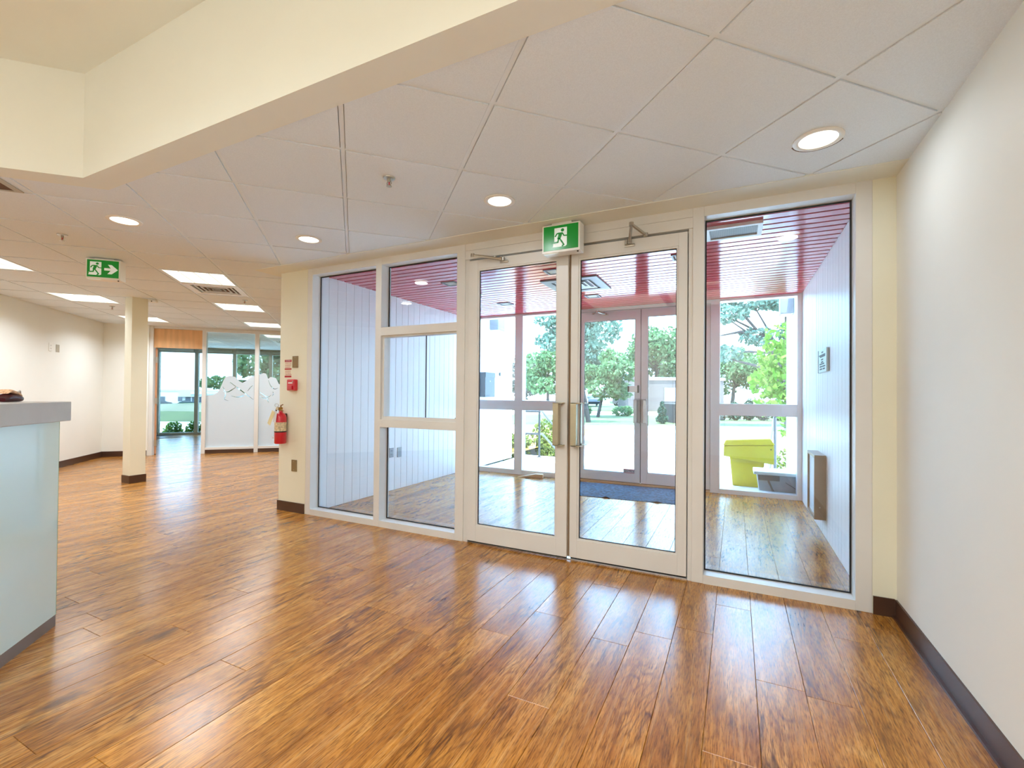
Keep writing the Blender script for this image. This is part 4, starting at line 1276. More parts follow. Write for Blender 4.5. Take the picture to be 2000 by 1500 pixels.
struct('wall_office_head', w, M['wall'], 'wall above the office partition over the ceiling line', 'wall')

# frosted film with a wavy top and cut-out ribbons
def film(a, b, top, cuts, name='frosted_film'):
    cu = bpy.data.curves.new('film_src', 'CURVE'); cu.dimensions = '2D'; cu.fill_mode = 'BOTH'; cu.extrude = 0.0008
    def spl(pts):
        s = cu.splines.new('POLY'); s.points.add(len(pts) - 1)
        for p, q in zip(s.points, pts): p.co = (q[0], q[1], 0, 1)
        s.use_cyclic_u = True
    spl([(a, 0.119), (b, 0.119)] + top)
    for c in cuts: spl(c)
    o = bpy.data.objects.new('film_src', cu); col.objects.link(o)
    bpy.context.view_layer.update()
    me = bpy.data.meshes.new_from_object(o.evaluated_get(bpy.context.evaluated_depsgraph_get()))
    bpy.data.objects.remove(o); bpy.data.curves.remove(cu)
    for v in me.vertices:
        v.co = Vector((v.co.x, PV + 0.0475 + v.co.z, v.co.y))
    me.materials.clear(); me.materials.append(M['film']); me.name = name
    return link(name, me, win3)
def ribbon(pts, w_):
    """thin closed sliver following a smooth path, tapering to its ends"""
    P = []
    n = len(pts)
    def cr(t):
        i = min(int(t), n - 2); f_ = t - i
        p0, p1, p2, p3 = pts[max(i - 1, 0)], pts[i], pts[i + 1], pts[min(i + 2, n - 1)]
        return tuple(0.5 * ((2 * p1[k]) + (-p0[k] + p2[k]) * f_ + (2 * p0[k] - 5 * p1[k] + 4 * p2[k] - p3[k]) * f_ ** 2 + (-p0[k] + 3 * p1[k] - 3 * p2[k] + p3[k]) * f_ ** 3) for k in (0, 1))
    m = 7 * (n - 1)
    c = [cr((n - 1) * k / m) for k in range(m + 1)]
    up, dn = [], []
    for k in range(m + 1):
        a, b = c[max(k - 1, 0)], c[min(k + 1, m)]
        L = math.hypot(b[0] - a[0], b[1] - a[1]) or 1
        ww = w_ * (0.25 + 0.75 * sin(pi * k / m))
        nx, ny = -(b[1] - a[1]) / L * ww / 2, (b[0] - a[0]) / L * ww / 2
        up.append((c[k][0] + nx, c[k][1] + ny)); dn.append((c[k][0] - nx, c[k][1] - ny))
    return up + dn[::-1]
# bay 1: u -2.732 .. -1.893 ; picture x 403..498 px -> (px-403)/95
U1 = lambda px: -2.732 + (px - 403) / 95.0 * 0.839
Zf = lambda py: 1.207 - (py - 764.8) / 895.0 * 11.55
top1 = [(U1(497.5), Zf(739)), (U1(488), Zf(743)), (U1(480), Zf(748)), (U1(473), Zf(751)), (U1(466), Zf(748)), (U1(458), Zf(742)), (U1(449), Zf(740.5)), (U1(440), Zf(742)), (U1(436), Zf(747)), (U1(431), Zf(757)), (U1(425), Zf(766)), (U1(415), Zf(770)), (U1(403), Zf(771))]
cuts1 = [ribbon([(U1(448), Zf(750)), (U1(462), Zf(758)), (U1(476), Zf(766)), (U1(495.5), Zf(777))], 0.020),
         ribbon([(U1(435), Zf(764)), (U1(445), Zf(765)), (U1(456), Zf(760)), (U1(461), Zf(757.0))], 0.018),
         ribbon([(U1(434), Zf(757)), (U1(438), Zf(763)), (U1(440), Zf(770)), (U1(438), Zf(776)), (U1(446), Zf(779))], 0.014),
         ribbon([(U1(450), Zf(771)), (U1(462), Zf(773)), (U1(473), Zf(771.5)), (U1(478), Zf(769.5))], 0.015),
         ribbon([(U1(483), Zf(764)), (U1(489), Zf(758)), (U1(495), Zf(754))], 0.012)]
film(-2.731, -1.894, top1, cuts1)
U2 = lambda px: -1.820 + (px - 506) / 95.0 * 0.835
top2 = [(U2(600), Zf(758)), (U2(560), Zf(756)), (U2(547), Zf(752)), (U2(541), Zf(743)), (U2(530), Zf(741)), (U2(524.5), Zf(744)), (U2(520), Zf(736)), (U2(515), Zf(735)), (U2(506), Zf(738))]
cuts2 = [ribbon([(U2(507.5), Zf(765)), (U2(515), Zf(769)), (U2(524), Zf(773)), (U2(532), Zf(769))], 0.018),
         ribbon([(U2(508), Zf(772)), (U2(516), Zf(774.5)), (U2(524), Zf(776))], 0.014),
         ribbon([(U2(525), Zf(746)), (U2(530), Zf(755)), (U2(538), Zf(760)), (U2(546), Zf(758))], 0.016),
         ribbon([(U2(527), Zf(782)), (U2(524), Zf(777.5)), (U2(527), Zf(774.5))], 0.012),
         ribbon([(U2(533), Zf(772)), (U2(536), Zf(767)), (U2(534), Zf(764))], 0.012)]
film(-1.819, -0.986, top2, cuts2)

# office door, swung open into the office
hx_, hy_ = uvp(-3.575, PV + 0.10)
door5 = thing('door_5', (hx_, hy_, 0), 'wood office door standing open, seen on its edge', 'door', kind='structure', rotz=pi / 4 + R(110.5))
MB().cbox(0.0, 0.86, -0.022, 0.022, 0.012, 2.02, 0.002).build('leaf', M['wood_edge'], door5)
for z_ in (0.22, 1.02, 1.80):
    MB().box(-0.006, 0.002, -0.026, 0.016, z_ - 0.055, z_ + 0.055).tube([(-0.008, -0.026, z_ - 0.055), (-0.008, -0.026, z_ + 0.055)], 0.007, 8).build('hinge', M['metal'], door5)
MB().tube([(0.80, -0.03, 1.0), (0.80, -0.07, 1.0), (0.69, -0.07, 1.0)], 0.009, 8).tube([(0.80, 0.03, 1.0), (0.80, 0.07, 1.0), (0.69, 0.07, 1.0)], 0.009, 8).build('lever_handle', M['metal'], door5, True)

# office windows
win4 = thing('window_4', (0, 0, 0), 'olive grey framed full height windows at the back of the office', 'window', kind='structure', rotz=pi / 4)
um = [-5.12, -4.20, -3.268, -2.338, -1.408, -0.478, 0.452, 1.382]
for k, a in enumerate(um):
    MB().cbox(a - 0.045, a + 0.045, VW, VW + 0.12, 0.0, 2.46, 0.003).build('mullion', M['frame_olive'], win4)
for a, b in zip(um[:-1], um[1:]):
    MB().box(a + 0.045, b - 0.045, VW + 0.005, VW + 0.12, 0.0, 0.06).build('sill', M['frame_olive'], win4)
    MB().box(a + 0.045, b - 0.045, VW + 0.005, VW + 0.12, 2.29, 2.46).build('header', M['frame_olive'], win4)
    MB().box(a + 0.045, b - 0.045, VW + 0.06, VW + 0.066, 0.06, 2.29).build('glass_pane', M['glass_solar'], win4)
    MB().cbox(a + 0.05, b - 0.05, VW - 0.06, VW - 0.002, 2.325, 2.385, 0.008).build('blind_cassette', M['frame_olive'], win4)

# ================================================================== OUTSIDE
GZ = -0.35
g = MB().box(-46, 70, 6.4, 95, GZ - 0.3, GZ)
g.add([(-46, -40, GZ - 0.3), (-5.0, -40, GZ - 0.3), (-5.0, 6.4, GZ - 0.3), (-46, 6.4, GZ - 0.3), (-46, -40, GZ), (-5.0, -40, GZ), (-5.0, 6.4, GZ), (-46, 6.4, GZ)], [(0, 3, 2, 1), (4, 5, 6, 7), (0, 1, 5, 4), (2, 3, 7, 6), (0, 4, 7, 3), (1, 2, 6, 5)])
struct('ground', g, M['asphalt'], 'pale sunlit asphalt of the car park outside', 'ground')
g = MB().box(-420, 420, -420, 420, -3.4, -3.0)
struct('terrain', g, M['grass_pale'], 'low ground far beyond the car park', 'ground')
g = MB().box(-3.83, 0.93, 6.385, 8.5, -0.5, -0.02)
struct('landing', g, M['concrete'], 'pale concrete landing outside the outer doors', 'landing')
stp = thing('steps', (0, 0, 0), 'two low concrete steps down from the landing', 'steps', kind='structure')
MB().box(-3.4, 0.6, 8.5, 8.8, -0.5, -0.13).build('step', M['concrete'], stp)
MB().box(-3.4, 0.6, 8.8, 9.1, -0.5, -0.24).build('step', M['concrete'], stp)

# kerb stones follow the lawn edge, then lawn, road and far lawn, all parallel to the street
ang = R(26)      # street runs across the view
e1 = Vector((cos(ang), sin(ang), 0)); e2 = Vector((-sin(ang), cos(ang), 0))
def strip(name, d0, d1, z, mat, label, cat, a0=-40, a1=48):
    mb = MB()
    P = [e1 * a0 + e2 * d0, e1 * a1 + e2 * d0, e1 * a1 + e2 * d1, e1 * a0 + e2 * d1]
    mb.prism([(p.x, p.y) for p in P], GZ - 0.05, z)
    return struct(name, mb, mat, label, cat)
strip('lawn', 21.5, 33.5, GZ + 0.10, M['grass'], 'green grass strip beyond the car park kerb', 'lawn')
strip('street', 33.5, 43.0, GZ + 0.03, M['concrete'], 'pale street behind the grass strip', 'street')
strip('lawn', 43.0, 80.0, GZ + 0.10, M['grass'], 'far lawn under the trees beyond the street', 'lawn')
kb = thing('kerb', (0, 0, 0), 'row of pale concrete kerb stones along the grass strip', 'kerb', kind='structure')
for k in range(-14, 16):
    mb = MB()
    a0, a1 = k * 1.5 + 0.01, (k + 1) * 1.5 - 0.01
    P = [e1 * a0 + e2 * 21.2, e1 * a1 + e2 * 21.2, e1 * a1 + e2 * 21.5, e1 * a0 + e2 * 21.5]
    mb.prism([(p.x, p.y) for p in P], GZ - 0.05, GZ + 0.13).build('kerb_stone', M['curb'], kb)

# ---- planting
def leaves(name, blobs, n, size, mat, parent, seed, shell=0.55, droop=0.0, off=(0, 0, 0)):
    rs = np.random.RandomState(seed)
    B = np.array(blobs, float)   # x y z rx ry rz
    wgt = B[:, 3] * B[:, 4] * B[:, 5]; wgt = wgt ** 0.75; wgt /= wgt.sum()
    idx = rs.choice(len(B), n, p=wgt)
    d = rs.normal(size=(n, 3)); d /= np.linalg.norm(d, axis=1, keepdims=True)
    rad = (shell + (1 - shell) * rs.rand(n) ** 0.5)[:, None]
    rad *= (1 + 0.10 * np.sin(5 * d[:, :1] + 7 * d[:, 1:2] + idx[:, None]))
    c = B[idx, :3] + d * rad * B[idx, 3:6]
    a = rs.normal(size=(n, 3)); a[:, 2] -= droop; a /= np.linalg.norm(a, axis=1, keepdims=True)
    b = np.cross(a, rs.normal(size=(n, 3))); b /= np.linalg.norm(b, axis=1, keepdims=True)
    nn = np.cross(a, b)
    s = size * (0.6 + 0.8 * rs.rand(n))[:, None]
    v = np.empty((n, 4, 3))
    v[:, 0] = c - a * s * 0.6; v[:, 1] = c + b * s * 0.36 + nn * s * 0.08; v[:, 2] = c + a * s * 0.6; v[:, 3] = c - b * s * 0.36 + nn * s * 0.08
    v -= np.array(off)
    me = bpy.data.meshes.new(name)
    me.vertices.add(4 * n); me.vertices.foreach_set('co', v.reshape(-1))
    me.loops.add(6 * n)
    li_ = (np.arange(n)[:, None] * 4 + np.array([0, 1, 2, 0, 2, 3])[None]).reshape(-1)
    me.loops.foreach_set('vertex_index', li_)
    me.polygons.add(2 * n)
    me.polygons.foreach_set('loop_start', np.arange(0, 6 * n, 3))
    me.polygons.foreach_set('loop_total', np.full(2 * n, 3))
    at_ = me.attributes.new('rnd', 'FLOAT', 'FACE')
    at_.data.foreach_set('value', np.repeat(rs.rand(n), 2))
    me.materials.append(mat)
    me.update(); me.validate()
    o = link(name, me, parent)
    o['kind'] = 'stuff'
    return o

def tree(base, crown_blobs, trunk_r, n, size, mat, label, seed, branches=(), group=None, name='tree', cat='tree', lean=None):
    t_ = thing(name, base, label, cat, group)
    cx = sum(b[0] for b in crown_blobs) / len(crown_blobs); cy = sum(b[1] for b in crown_blobs) / len(crown_blobs)
    cz = sum(b[2] for b in crown_blobs) / len(crown_blobs)
    O = base
    tb = MB(O)
    top = lean or (cx, cy, cz)
    tb.tube([base, ((base[0] * 2 + top[0]) / 3, (base[1] * 2 + top[1]) / 3, base[2] + (top[2] - base[2]) * 0.4), top], [trunk_r, trunk_r * 0.8, trunk_r * 0.45], 8)
    rs = random.Random(seed)
    for b in crown_blobs:
        mid = Vector(base).lerp(Vector(top), rs.uniform(0.45, 0.8))
        tb.tube([mid, (mid + Vector(b[:3])) / 2 + Vector((rs.uniform(-.2, .2), rs.uniform(-.2, .2), 0.1)), b[:3]], [trunk_r * 0.4, trunk_r * 0.25, trunk_r * 0.1], 6)
    for br in branches:
        tb.tube(br, [trunk_r * 0.55] + [trunk_r * 0.35] * (len(br) - 2) + [trunk_r * 0.12], 6)
    tb.build('trunk', M['bark'], t_, True)
    leaves('foliage', crown_blobs, n, size, mat, t_, seed, off=O)
    return t_

def blobs(c, r, k, seed, flat=0.75):
    rs = random.Random(seed); out = []
    for i in range(k):
        a = rs.uniform(0, 2 * pi); e = rs.uniform(-0.8, 1.0); q = rs.uniform(0.45, 0.75)
        s = rs.uniform(0.36, 0.55)
        out.append((c[0] + r[0] * q * cos(a) * math.sqrt(1 - e * e * .9), c[1] + r[1] * q * sin(a) * math.sqrt(1 - e * e * .9), c[2] + r[2] * q * e, r[0] * s, r[1] * s, r[2] * s * flat))
    return out

G = GZ + 0.1
tree((-8.1, 29.4, G), blobs((-7.7, 29.6, 2.5), (1.9, 1.9, 1.9), 11, 1), 0.12, 5200, 0.22, M['leaf_mid'], 'small rounded tree on the grass strip straight behind the outer left door', 1)
tree((-8.8, 57.6, G), blobs((-8.6, 57.6, 5.6), (3.6, 3.4, 4.4), 15, 2), 0.28, 5600, 0.42, M['leaf_mid'], 'tall airy tree beyond the street behind the right outer door', 2)
tree((-16.8, 54.0, G), blobs((-16.6, 54.0, 6.0), (3.4, 3.2, 4.8), 15, 3), 0.3, 5600, 0.42, M['leaf_blue'], 'tall blue-green tree beyond the street left of the door meeting stiles', 3)
tree((-22.5, 48.0, G), blobs((-22.5, 48.0, 3.2), (3.0, 3.0, 3.2), 10, 4), 0.2, 3000, 0.34, M['leaf_grey'], 'greyish half bare tree far behind the stair railing', 4)
tree((-15.2, 38.5, G), blobs((-15.2, 38.5, 2.9), (2.3, 2.2, 2.6), 10, 5), 0.16, 3600, 0.30, M['leaf_mid'], 'green tree far off between grey tree and door stile', 5)
tree((-7.0, 23.6, G), [(-7.9, 22.3, 4.6, 1.1, 1.0, .75), (-8.4, 21.9, 3.9, .9, .8, .45), (-7.2, 22.6, 5.2, 1.2, 1.1, .7), (-8.7, 21.7, 5.0, .6, .6, .35), (-6.4, 23.4, 4.6, 1.2, 1.2, .8)], 0.14, 2600, 0.20, M['leaf_blue'], 'blue-green tree reaching over the sidelight with spreading boughs', 6)
tree((2.2, 24.5, G), [(-0.6, 23.5, 5.0, 1.2, 1.1, .40), (0.6, 24.0, 5.7, 1.4, 1.2, .5), (2.2, 24.5, 5.8, 1.4, 1.3, .6), (-0.7, 23.6, 3.2, 1.0, .9, .40), (0.9, 24.2, 4.0, .8, .8, .4), (3.0, 25.0, 4.3, 1.2, 1.2, .7), (-1.2, 23.4, 5.4, .7, .7, .25)], 0.20, 4200, 0.20, M['leaf_blue'],
     'large spreading tree with bare boughs seen through the right sidelight', 7,
     branches=[[(2.1, 24.5, 2.2), (1.3, 24.1, 3.7), (0.3, 23.8, 5.0), (-0.4, 23.6, 5.6)], [(2.1, 24.5, 1.8), (0.9, 24.0, 2.6), (-0.5, 23.6, 3.0)], [(1.3, 24.1, 3.7), (0.2, 23.8, 4.2), (-0.8, 23.5, 4.0)]], lean=(2.1, 24.5, 5.4))
tree((-0.4, 59.0, G), blobs((-0.3, 59.0, 4.0), (3.4, 3.4, 3.6), 13, 8), 0.24, 5200, 0.36, M['leaf_mid'], 'dense green tree beyond the street at left of the right sidelight', 8)
tree((5.4, 52.0, G), blobs((5.2, 52.0, 3.6), (3.4, 3.2, 3.2), 12, 9), 0.24, 4600, 0.36, M['leaf_yellow'], 'yellow-green tree beyond the street behind the leafy sapling', 9)
tree((1.25, 11.9, GZ), [(0.85, 11.6, 2.0, .42, .42, .40), (0.62, 11.5, 1.55, .40, .40, .35), (1.05, 11.7, 1.5, .50, .45, .45), (0.95, 11.6, 2.5, .42, .40, .36), (0.70, 11.5, 1.05, .35, .35, .25), (1.05, 11.5, 1.0, .45, .4, .35), (0.98, 11.4, 0.55, .16, .16, .26), (1.3, 11.8, 2.2, .5, .5, .5)], 0.045, 1050, 0.135, M['leaf_bright'],
     'bright green leafy sapling close outside the right sidelight', 10)
for k, (x, y) in enumerate(((-9.6, 30.6), (-7.1, 32.2))):
    t_ = thing('low_bush', (x, y, G), ['low round bush on the grass left of the small rounded tree', 'low round bush on the grass right of the small rounded tree'][k], 'bush')
    leaves('foliage', [(x, y, G + .30, .75, .6, .36), (x + .3, y, G + .42, .4, .4, .3)], 1000, 0.12, M['leaf_mid'], t_, 40 + k, off=(x, y, G))
    MB().tube([(0, 0, -0.02), (0, 0, 0.4)], 0.03, 6).build('stem', M['bark'], t_)
# conifers in front of the street at right, hedge-like, each its own shrub
for k in range(6):
    a = k / 5.0
    x, y = -0.85 + 3.9 * a, 30.2 + 2.1 * a
    t_ = thing('conifer_shrub', (x, y, G), ['leftmost greyish conifer shrub in the row across the grass', 'dark conifer shrub, second from left in the row across the grass', 'dark conifer shrub, third from left in the row across the grass', 'greyish conifer shrub in the middle of the row across the grass', 'dark conifer shrub, second from right in the row across the grass', 'rightmost dark conifer shrub in the row across the grass'][k], 'shrub', 'dark conifers across the grass')
    hgt = (0.85, 1.15, 1.3, 1.2, 1.35, 1.0)[k]
    leaves('foliage', [(x, y, G + hgt * 0.35, .40, .40, hgt * .36), (x, y, G + hgt * 0.7, .26, .26, hgt * .28)], 900, 0.12, M['leaf_dark'] if k % 3 else M['leaf_grey'], t_, 30 + k, off=(x, y, G))
    MB().tube([(0, 0, -0.02), (0, 0, hgt * 0.7)], 0.04, 6).build('stem', M['bark'], t_)
x, y = -3.4, 24.6
t_ = thing('conifer_shrub', (x, y, G), 'small pointed green shrub beside the brown wall', 'shrub')
leaves('foliage', [(x, y, G + 0.25, .30, .30, .26), (x, y, G + 0.6, .2, .2, .3), (x, y, G + 0.95, .1, .1, .22)], 700, 0.10, M['leaf_dark'], t_, 50, off=(x, y, G))
MB().tube([(0, 0, -0.02), (0, 0, 0.8)], 0.03, 6).build('stem', M['bark'], t_)
# junipers by the landing
jl = ['yellow-green juniper bush against the left wing wall below the railing', 'yellow-green juniper bush right of the railing post', 'low juniper bush behind the railing post, farthest from the landing']
for k, (x, y, rx, h_) in enumerate(((-4.62, 9.35, .46, .62), (-3.72, 9.85, .42, .60), (-4.00, 10.6, .62, .85))):
    t_ = thing('juniper_bush', (x, y, GZ), jl[k], 'bush', 'junipers by the steps')
    leaves('foliage', [(x, y, GZ + h_ * .5, rx, rx * .7, h_ * .55), (x + .22, y + .1, GZ + h_ * .75, rx * .5, rx * .5, h_ * .4), (x - .25, y, GZ + h_ * .7, rx * .5, rx * .5, h_ * .4)], 1700, 0.07, M['leaf_yellow'], t_, 60 + k, off=(x, y, GZ))
    MB().tube([(0, 0, -0.02), (0.05, 0, h_ * .5)], 0.03, 6).build('stem', M['bark'], t_)
x, y = 0.85, 9.7
t_ = thing('flowering_plant', (x, y, GZ), 'small leafy plant at the foot of the right wing wall', 'plant')
leaves('foliage', [(x, y, GZ + .3, .25, .2, .3), (x + .1, y, GZ + .5, .15, .15, .25)], 400, 0.07, M['leaf_yellow'], t_, 70, off=(x, y, GZ))
MB().tube([(0, 0, -0.02), (0, 0, 0.5)], 0.008, 6).build('stem', M['bark'], t_)
# office side
ob = ['leafy bush under the office window, left of three', 'leafy bush under the office window, middle of three', 'leafy bush under the office window beside its mullion']
for k, u in enumerate((-4.98, -4.44, -3.90)):
    x, y = uvp(u, 15.75)
    t_ = thing('window_bush', (x, y, GZ), ob[k], 'bush', 'bushes under the office window')
    leaves('foliage', [(x, y, GZ + .28, .26, .26, .34), (x + .05, y + .03, GZ + .48, .18, .18, .22)], 1000, 0.06, M['leaf_bright'], t_, 80 + k, off=(x, y, GZ))
    MB().tube([(0, 0, -0.02), (0, 0, 0.4)], 0.02, 6).build('stem', M['bark'], t_)
tree((-23.6, 17.6, GZ), [(-24.3, 16.9, 2.9, 1.2, 1.3, .9), (-23.4, 17.9, 3.9, 1.3, 1.3, .9), (-23.2, 18.0, 2.2, 1.4, 1.3, .8), (-25.9, 15.6, 1.7, .75, .75, .35), (-22.6, 18.8, 3.2, 1.4, 1.4, 1.2), (-25.0, 16.2, 1.5, .8, .8, .35)], 0.16, 5200, 0.22, M['leaf_mid'], 'feathery green tree outside the office behind the frosted partition', 11)

# lawn mound seen through the office doorway
mb = MB(); NA, NR = 28, 6
C0 = Vector((-42.5, 22.4, GZ + 0.005)); ax = Vector((58, 109, 0)).normalized(); ay = Vector((-109, 58, 0)).normalized()
for j in range(NR + 1):
    q = j / NR
    for k in range(NA):
        a = 2 * pi * k / NA
        p = C0 + ax * (9.5 * q * cos(a)) + ay * (6.0 * q * sin(a))
        mb.v.append((p.x, p.y, GZ + 0.005 + 0.50 * (cos(pi * q) + 1) / 2))
for j in range(NR):
    for k in range(NA):
        mb.f.append((j * NA + k, (j + 1) * NA + k, (j + 1) * NA + (k + 1) % NA, j * NA + (k + 1) % NA)); mb.mi.append(0)
o = mb.build('lawn_mound', M['grass_pale'], None, True)
tag(o, 'gentle pale green lawn mound seen through the office doorway', 'lawn', kind='structure')

# ---- buildings
def bld(name, O, ux, w_, d_, h_, label, wall, parts):
    t_ = thing(name, O, label, 'building', rotz=math.atan2(ux[1], ux[0]))
    MB().box(0, w_, 0, d_, 0, h_).build('wall', wall, t_)
    parts(t_)
    return t_
def pale_parts(t_):
    MB().box(-1.0, 47.0, -0.8, 12, 2.5, 4.55).build('fascia', M['pale_wall'], t_)
    MB().box(2.0, 22, -0.95, -0.8, 3.3, 3.85).build('sign_band', M['pale_wall_b'], t_)
    MB().box(-1.2, 47, -1.6, -0.1, 0.0, 0.55).build('planter_wall', M['brown_wall'], t_)
    for k in range(11):
        f_ = MB().box(0.6 + k * 1.75, 2.1 + k * 1.75, -0.06, 0.02, 0.7, 2.45).build('window', M['dark_window'], t_)
        MB().box(0.55 + k * 1.75, 0.72 + k * 1.75, -0.14, 0.0, 0.6, 2.5).build('window_post', M['pale_wall_b'], f_)
bx = Vector((-156.0, 83.9, -3.0)); dirb = Vector((16, 8.7, 0)).normalized()
bd = Vector((0.49, 0.87, 0)).normalized()
bld('office_building', bx, bd, 46, 12, 4.1, 'pale grey low office building with ribbon windows across the road', M['pale_wall_b'], pale_parts)
def left_parts(t_):
    MB().box(-0.1, 30.1, -0.1, 10, 4.2, 4.8).build('parapet', M['pale_wall'], t_)
    for k in range(4):
        MB().box(4 + k * 6, 6.5 + k * 6, -0.05, 0.02, 0.8, 2.4).build('window', M['dark_window'], t_)
bld('warehouse', Vector((-183.0, 72.0, -3.0)), bd, 30, 10, 4.5, 'white flat warehouse left of the pale office building', M['pale_wall_b'], left_parts)

def pink_parts(t_):
    MB().box(-0.15, 1.75, -0.8, 0.6, 0, 3.35).build('entrance_pier', M['brick_pink'], t_)
    MB().box(-0.15, 9.1, -0.12, 4.1, 2.9, 3.15).build('parapet', M['pale_wall'], t_)
    for k in range(2):
        MB().box(3.4 + k * 2.6, 5.2 + k * 2.6, -0.06, 0.02, 0.9, 2.2).build('window', M['dark_window'], t_)
bld('brick_building', Vector((-9.1, 43.4, G)), e1, 9.0, 4.0, 3.0, 'low pink masonry building behind the outer door meeting stiles', M['brick_pink'], pink_parts)
bw = thing('garden_wall', (-2.95, 25.4, G), 'dark brown ivy covered wall end across the car park', 'wall', rotz=R(26))
MB().cbox(0.0, 1.15, 0, 2.2, -0.05, 1.02, 0.03).build('wall_block', M['brown_wall'], bw)
leaves('ivy', [(0.95, -0.02, .6, .22, .06, .4), (0.7, -0.02, .9, .4, .08, .15)], 260, 0.10, M['leaf_grey'], bw, 90)

# ---- cars
def car(loc, rotz, paint, label):
    t_ = thing('car', loc, label, 'car', 'parked cars', rotz=rotz)
    prof = [(-2.2, 0.30), (2.15, 0.30), (2.25, 0.55), (2.15, 0.78), (1.15, 0.92), (0.45, 1.36), (-1.05, 1.40), (-1.75, 0.98), (-2.22, 0.92), (-2.28, 0.6)]
    MB().prism(prof, -0.86, 0.86, fn=lambda a, b, h: (a, h, b)).build('body', paint, t_)
    gl_ = MB().prism([(0.98, 0.95), (0.42, 1.31), (-1.0, 1.34), (-1.5, 0.98)], -0.872, 0.872, fn=lambda a, b, h: (a, h, b))
    gl_.build('side_window', M['dark_window'], t_)
    for a in (-1.4, 1.38):
        for s in (-1, 1):
            w_ = MB().lathe([(0.0001, -0.1), (0.30, -0.1), (0.32, -0.06), (0.32, 0.06), (0.30, 0.1), (0.0001, 0.1)], (a, s * 0.80, 0.32), 18, mat=Matrix.Rotation(pi / 2, 4, 'X')).build('wheel', M['black'], t_, True)
            MB().lathe([(0.0001, -0.112), (0.17, -0.112), (0.17, 0.112), (0.0001, 0.112)], (a, s * 0.80, 0.32), 14, mat=Matrix.Rotation(pi / 2, 4, 'X')).build('hubcap', M['alu'], w_)
    return t_
car((-13.0, 62.0, GZ + 0.11), R(26), M['car_white'], 'white parked car across the street behind the small tree')
car((-16.6, 57.5, GZ + 0.11), R(115), M['car_blue'], 'dark blue parked car beside the white one across the street')
car((-151.5, 83.0, -3.0), R(62), M['car_teal'], 'teal parked car in front of the pale office building')
car((-156.0, 78.5, -3.0), R(62), M['car_silver'], 'silver parked car left of the teal one by the warehouse')

# ---- railings
def railing(loc, xw, label, m1, m2):
    t_ = thing('stair_railing', loc, label, 'railing')
    px_, py_, pz_ = loc
    MB().tube([(0, 0, 0), (0, 0, 0.89)], 0.022, 8).build('post', m1, t_, True)
    for z_ in (0.89, 0.45):
        b = MB()
        if xw: b.tube([(xw, 0, z_), (0.0, 0, z_)], 0.020, 8)
        b.build('top_rail' if z_ > 0.5 else 'mid_rail', m1, t_, True) if xw else None
        MB().tube([(0, 0, z_), (0.0, 0.14, z_), (0.0, 1.25, z_ - 0.55)], 0.020, 8).build('sloping_rail', m2, t_, True)
    MB().tube([(0.0, 1.2, 0.365), (0.0, 1.2, GZ + 0.02)], 0.022, 8).build('post', m2, t_, True)
    MB().lathe([(0.0001, 0.012), (0.045, 0.012), (0.05, 0.0), (0.0001, 0.0)], (0, 0, 0), 14).build('base_flange', m1, t_)
    return t_
railing((-3.45, 8.3, -0.02), -0.40, 'grey steel stair railing on the left of the landing', M['rail_grey'], M['rail_white'])
railing((0.56, 8.35, -0.02), 0, 'grey steel stair railing behind the yellow bin', M['rail_white'], M['rail_white'])

# ---- items outside the right sidelight
by = 6.98
bn = thing('salt_bin', (0.15, by, -0.02), 'bright yellow salt bin with overhanging lid outside the right sidelight', 'bin')
def frust(mb, x0, x1, y0, y1, z0, X0, X1, Y0, Y1, z1, c=0.0):
    vs = [(x0, y0, z0), (x1, y0, z0), (x1, y1, z0), (x0, y1, z0), (X0, Y0, z1), (X1, Y0, z1), (X1, Y1, z1), (X0, Y1, z1)]
    mb.add(vs, [(0, 3, 2, 1), (4, 5, 6, 7), (0, 1, 5, 4), (1, 2, 6, 5), (2, 3, 7, 6), (3, 0, 4, 7)])
    return mb
def bevelled(mb, r):
    bm = bmesh.new()
    vs = [bm.verts.new(p) for p in mb.v]
    for f_ in mb.f: bm.faces.new([vs[i] for i in f_])
    bmesh.ops.bevel(bm, geom=bm.edges[:], offset=r, segments=3, profile=0.5, affect='EDGES')
    bm.verts.index_update()
    out = MB(); out.v = [tuple(v.co) for v in bm.verts]; out.f = [tuple(v.index for v in f_.verts) for f_ in bm.faces]; out.mi = [0] * len(out.f)
    bm.free(); return out
bevelled(frust(MB(), -0.185, 0.165, 0.02, 0.40, 0.0, -0.225, 0.205, 0.0, 0.44, 0.42), 0.012).build('tub', M['yellow'], bn, True)
hood = MB()
pf_ = [(-0.30, 0.405), (-0.295, 0.545), (0.305, 0.580), (0.305, 0.325)]
hood.prism(pf_, -0.05, 0.46, fn=lambda a, b, h: (a, h, b))
bevelled(hood, 0.010).build('hood', M['yellow'], bn, True)
ld = MB()
ld.prism([(-0.305, 0.548), (-0.27, 0.628), (0.265, 0.668), (0.315, 0.585)], -0.06, 0.47, fn=lambda a, b, h: (a, h, b))
bevelled(ld, 0.014).build('lid', M['yellow'], bn, True)
MB().lathe([(0.0001, 0), (0.009, 0), (0.009, 0.006), (0.0001, 0.006)], (0.27, -0.05, 0.525), 10, mat=Matrix.Rotation(pi / 2, 4, 'X')).build('hinge_pin', M['black'], bn)

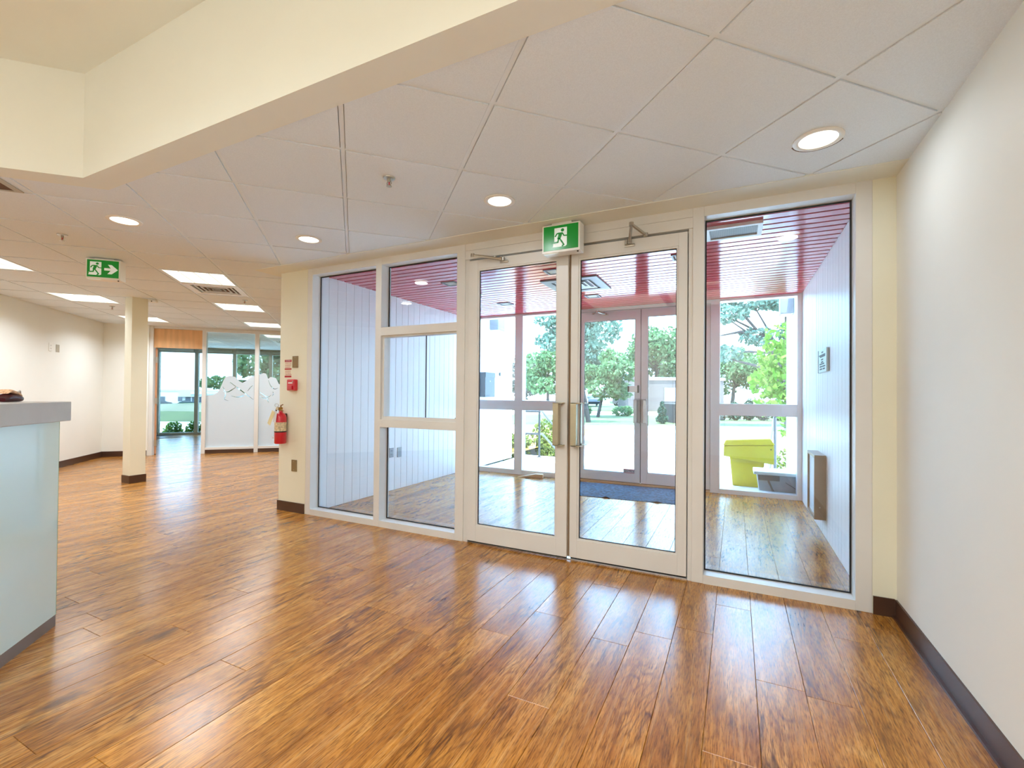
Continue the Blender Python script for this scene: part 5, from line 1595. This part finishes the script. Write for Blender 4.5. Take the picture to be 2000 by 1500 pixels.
tb_ = thing('storage_tub', (0.45, 6.56, -0.02), 'translucent grey plastic storage tub before the yellow bin', 'tub')
b = MB()
frust(b, -0.18, 0.20, -0.12, 0.16, 0.0, -0.215, 0.225, -0.15, 0.20, 0.27)
bevelled(b, 0.012).build('body', M['tub'], tb_, True)
bevelled(frust(MB(), -0.25, 0.235, -0.17, 0.22, 0.268, -0.245, 0.232, -0.165, 0.215, 0.305), 0.006).build('lid', M['white'], tb_, True)
MB().box(-0.20, 0.03, -0.158, -0.139, 0.20, 0.262).build('handle_grip', M['tub_dark'], tb_)
MB().tube([(-0.09, -0.150, 0.20), (-0.02, -0.142, 0.02)], 0.010, 6).build('dark_strap', M['tub_dark'], tb_)
MB().tube([(0.09, -0.150, 0.19), (0.20, -0.146, 0.12)], 0.004, 6).build('scratch_bar', M['tub_dark'], tb_)

# wing wall fittings
mbx = thing('mailbox', (-3.83, 6.76, 1.36), 'blue-grey wall mailbox on the boards outside the left sidelight', 'mailbox')
MB().cbox(0.001, 0.12, -0.17, 0.17, -0.205, 0.205, 0.006).build('box', M['navy'], mbx)
MB().cbox(0.10, 0.128, -0.172, 0.172, 0.12, 0.208, 0.005).build('flap', M['navy'], mbx)
MB().lathe([(0.0001, 0), (0.010, 0), (0.010, 0.004), (0.0001, 0.004)], (0.120, 0.0, 0.06), 12, mat=Matrix.Rotation(pi / 2, 4, 'Y')).build('lock', M['metal'], mbx)
kn = thing('door_buzzer', (-3.83, 7.33, 1.565), 'small round grey knob on the white boards right of the mailbox', 'knob')
MB().lathe([(0.0001, 0), (0.034, 0), (0.030, 0.018), (0.0001, 0.020)], (0.001, 0, 0), 18, mat=Matrix.Rotation(pi / 2, 4, 'Y')).build('disc', M['rail_grey'], kn, True)
MB().lathe([(0.0001, 0.018), (0.012, 0.018), (0.010, 0.03), (0.0001, 0.031)], (0.001, 0, 0), 12, mat=Matrix.Rotation(pi / 2, 4, 'Y')).build('button', M['metal'], kn, True)
def wall_light(x, y, s, label):
    t_ = thing('wall_light', (x, y, 2.43), label, 'wall light', 'box lights on the wing walls')
    MB().cbox(s * 0.001, s * 0.16, -0.13, 0.13, -0.115, 0.115, 0.008).build('housing', M['grey_fixture'], t_)
    MB().box(s * 0.02, s * 0.145, -0.115, 0.115, -0.122, -0.114).build('lens', M['paper_white'], t_)
    MB().box(s * 0.001, s * 0.02, -0.06, 0.06, 0.116, 0.15).build('wall_bracket', M['grey_fixture'], t_)
wall_light(-3.83, 7.08, 1, 'grey box light on the white boards above the mailbox')
wall_light(0.693, 7.2, -1, 'grey box light on the wing wall above the right sidelight')
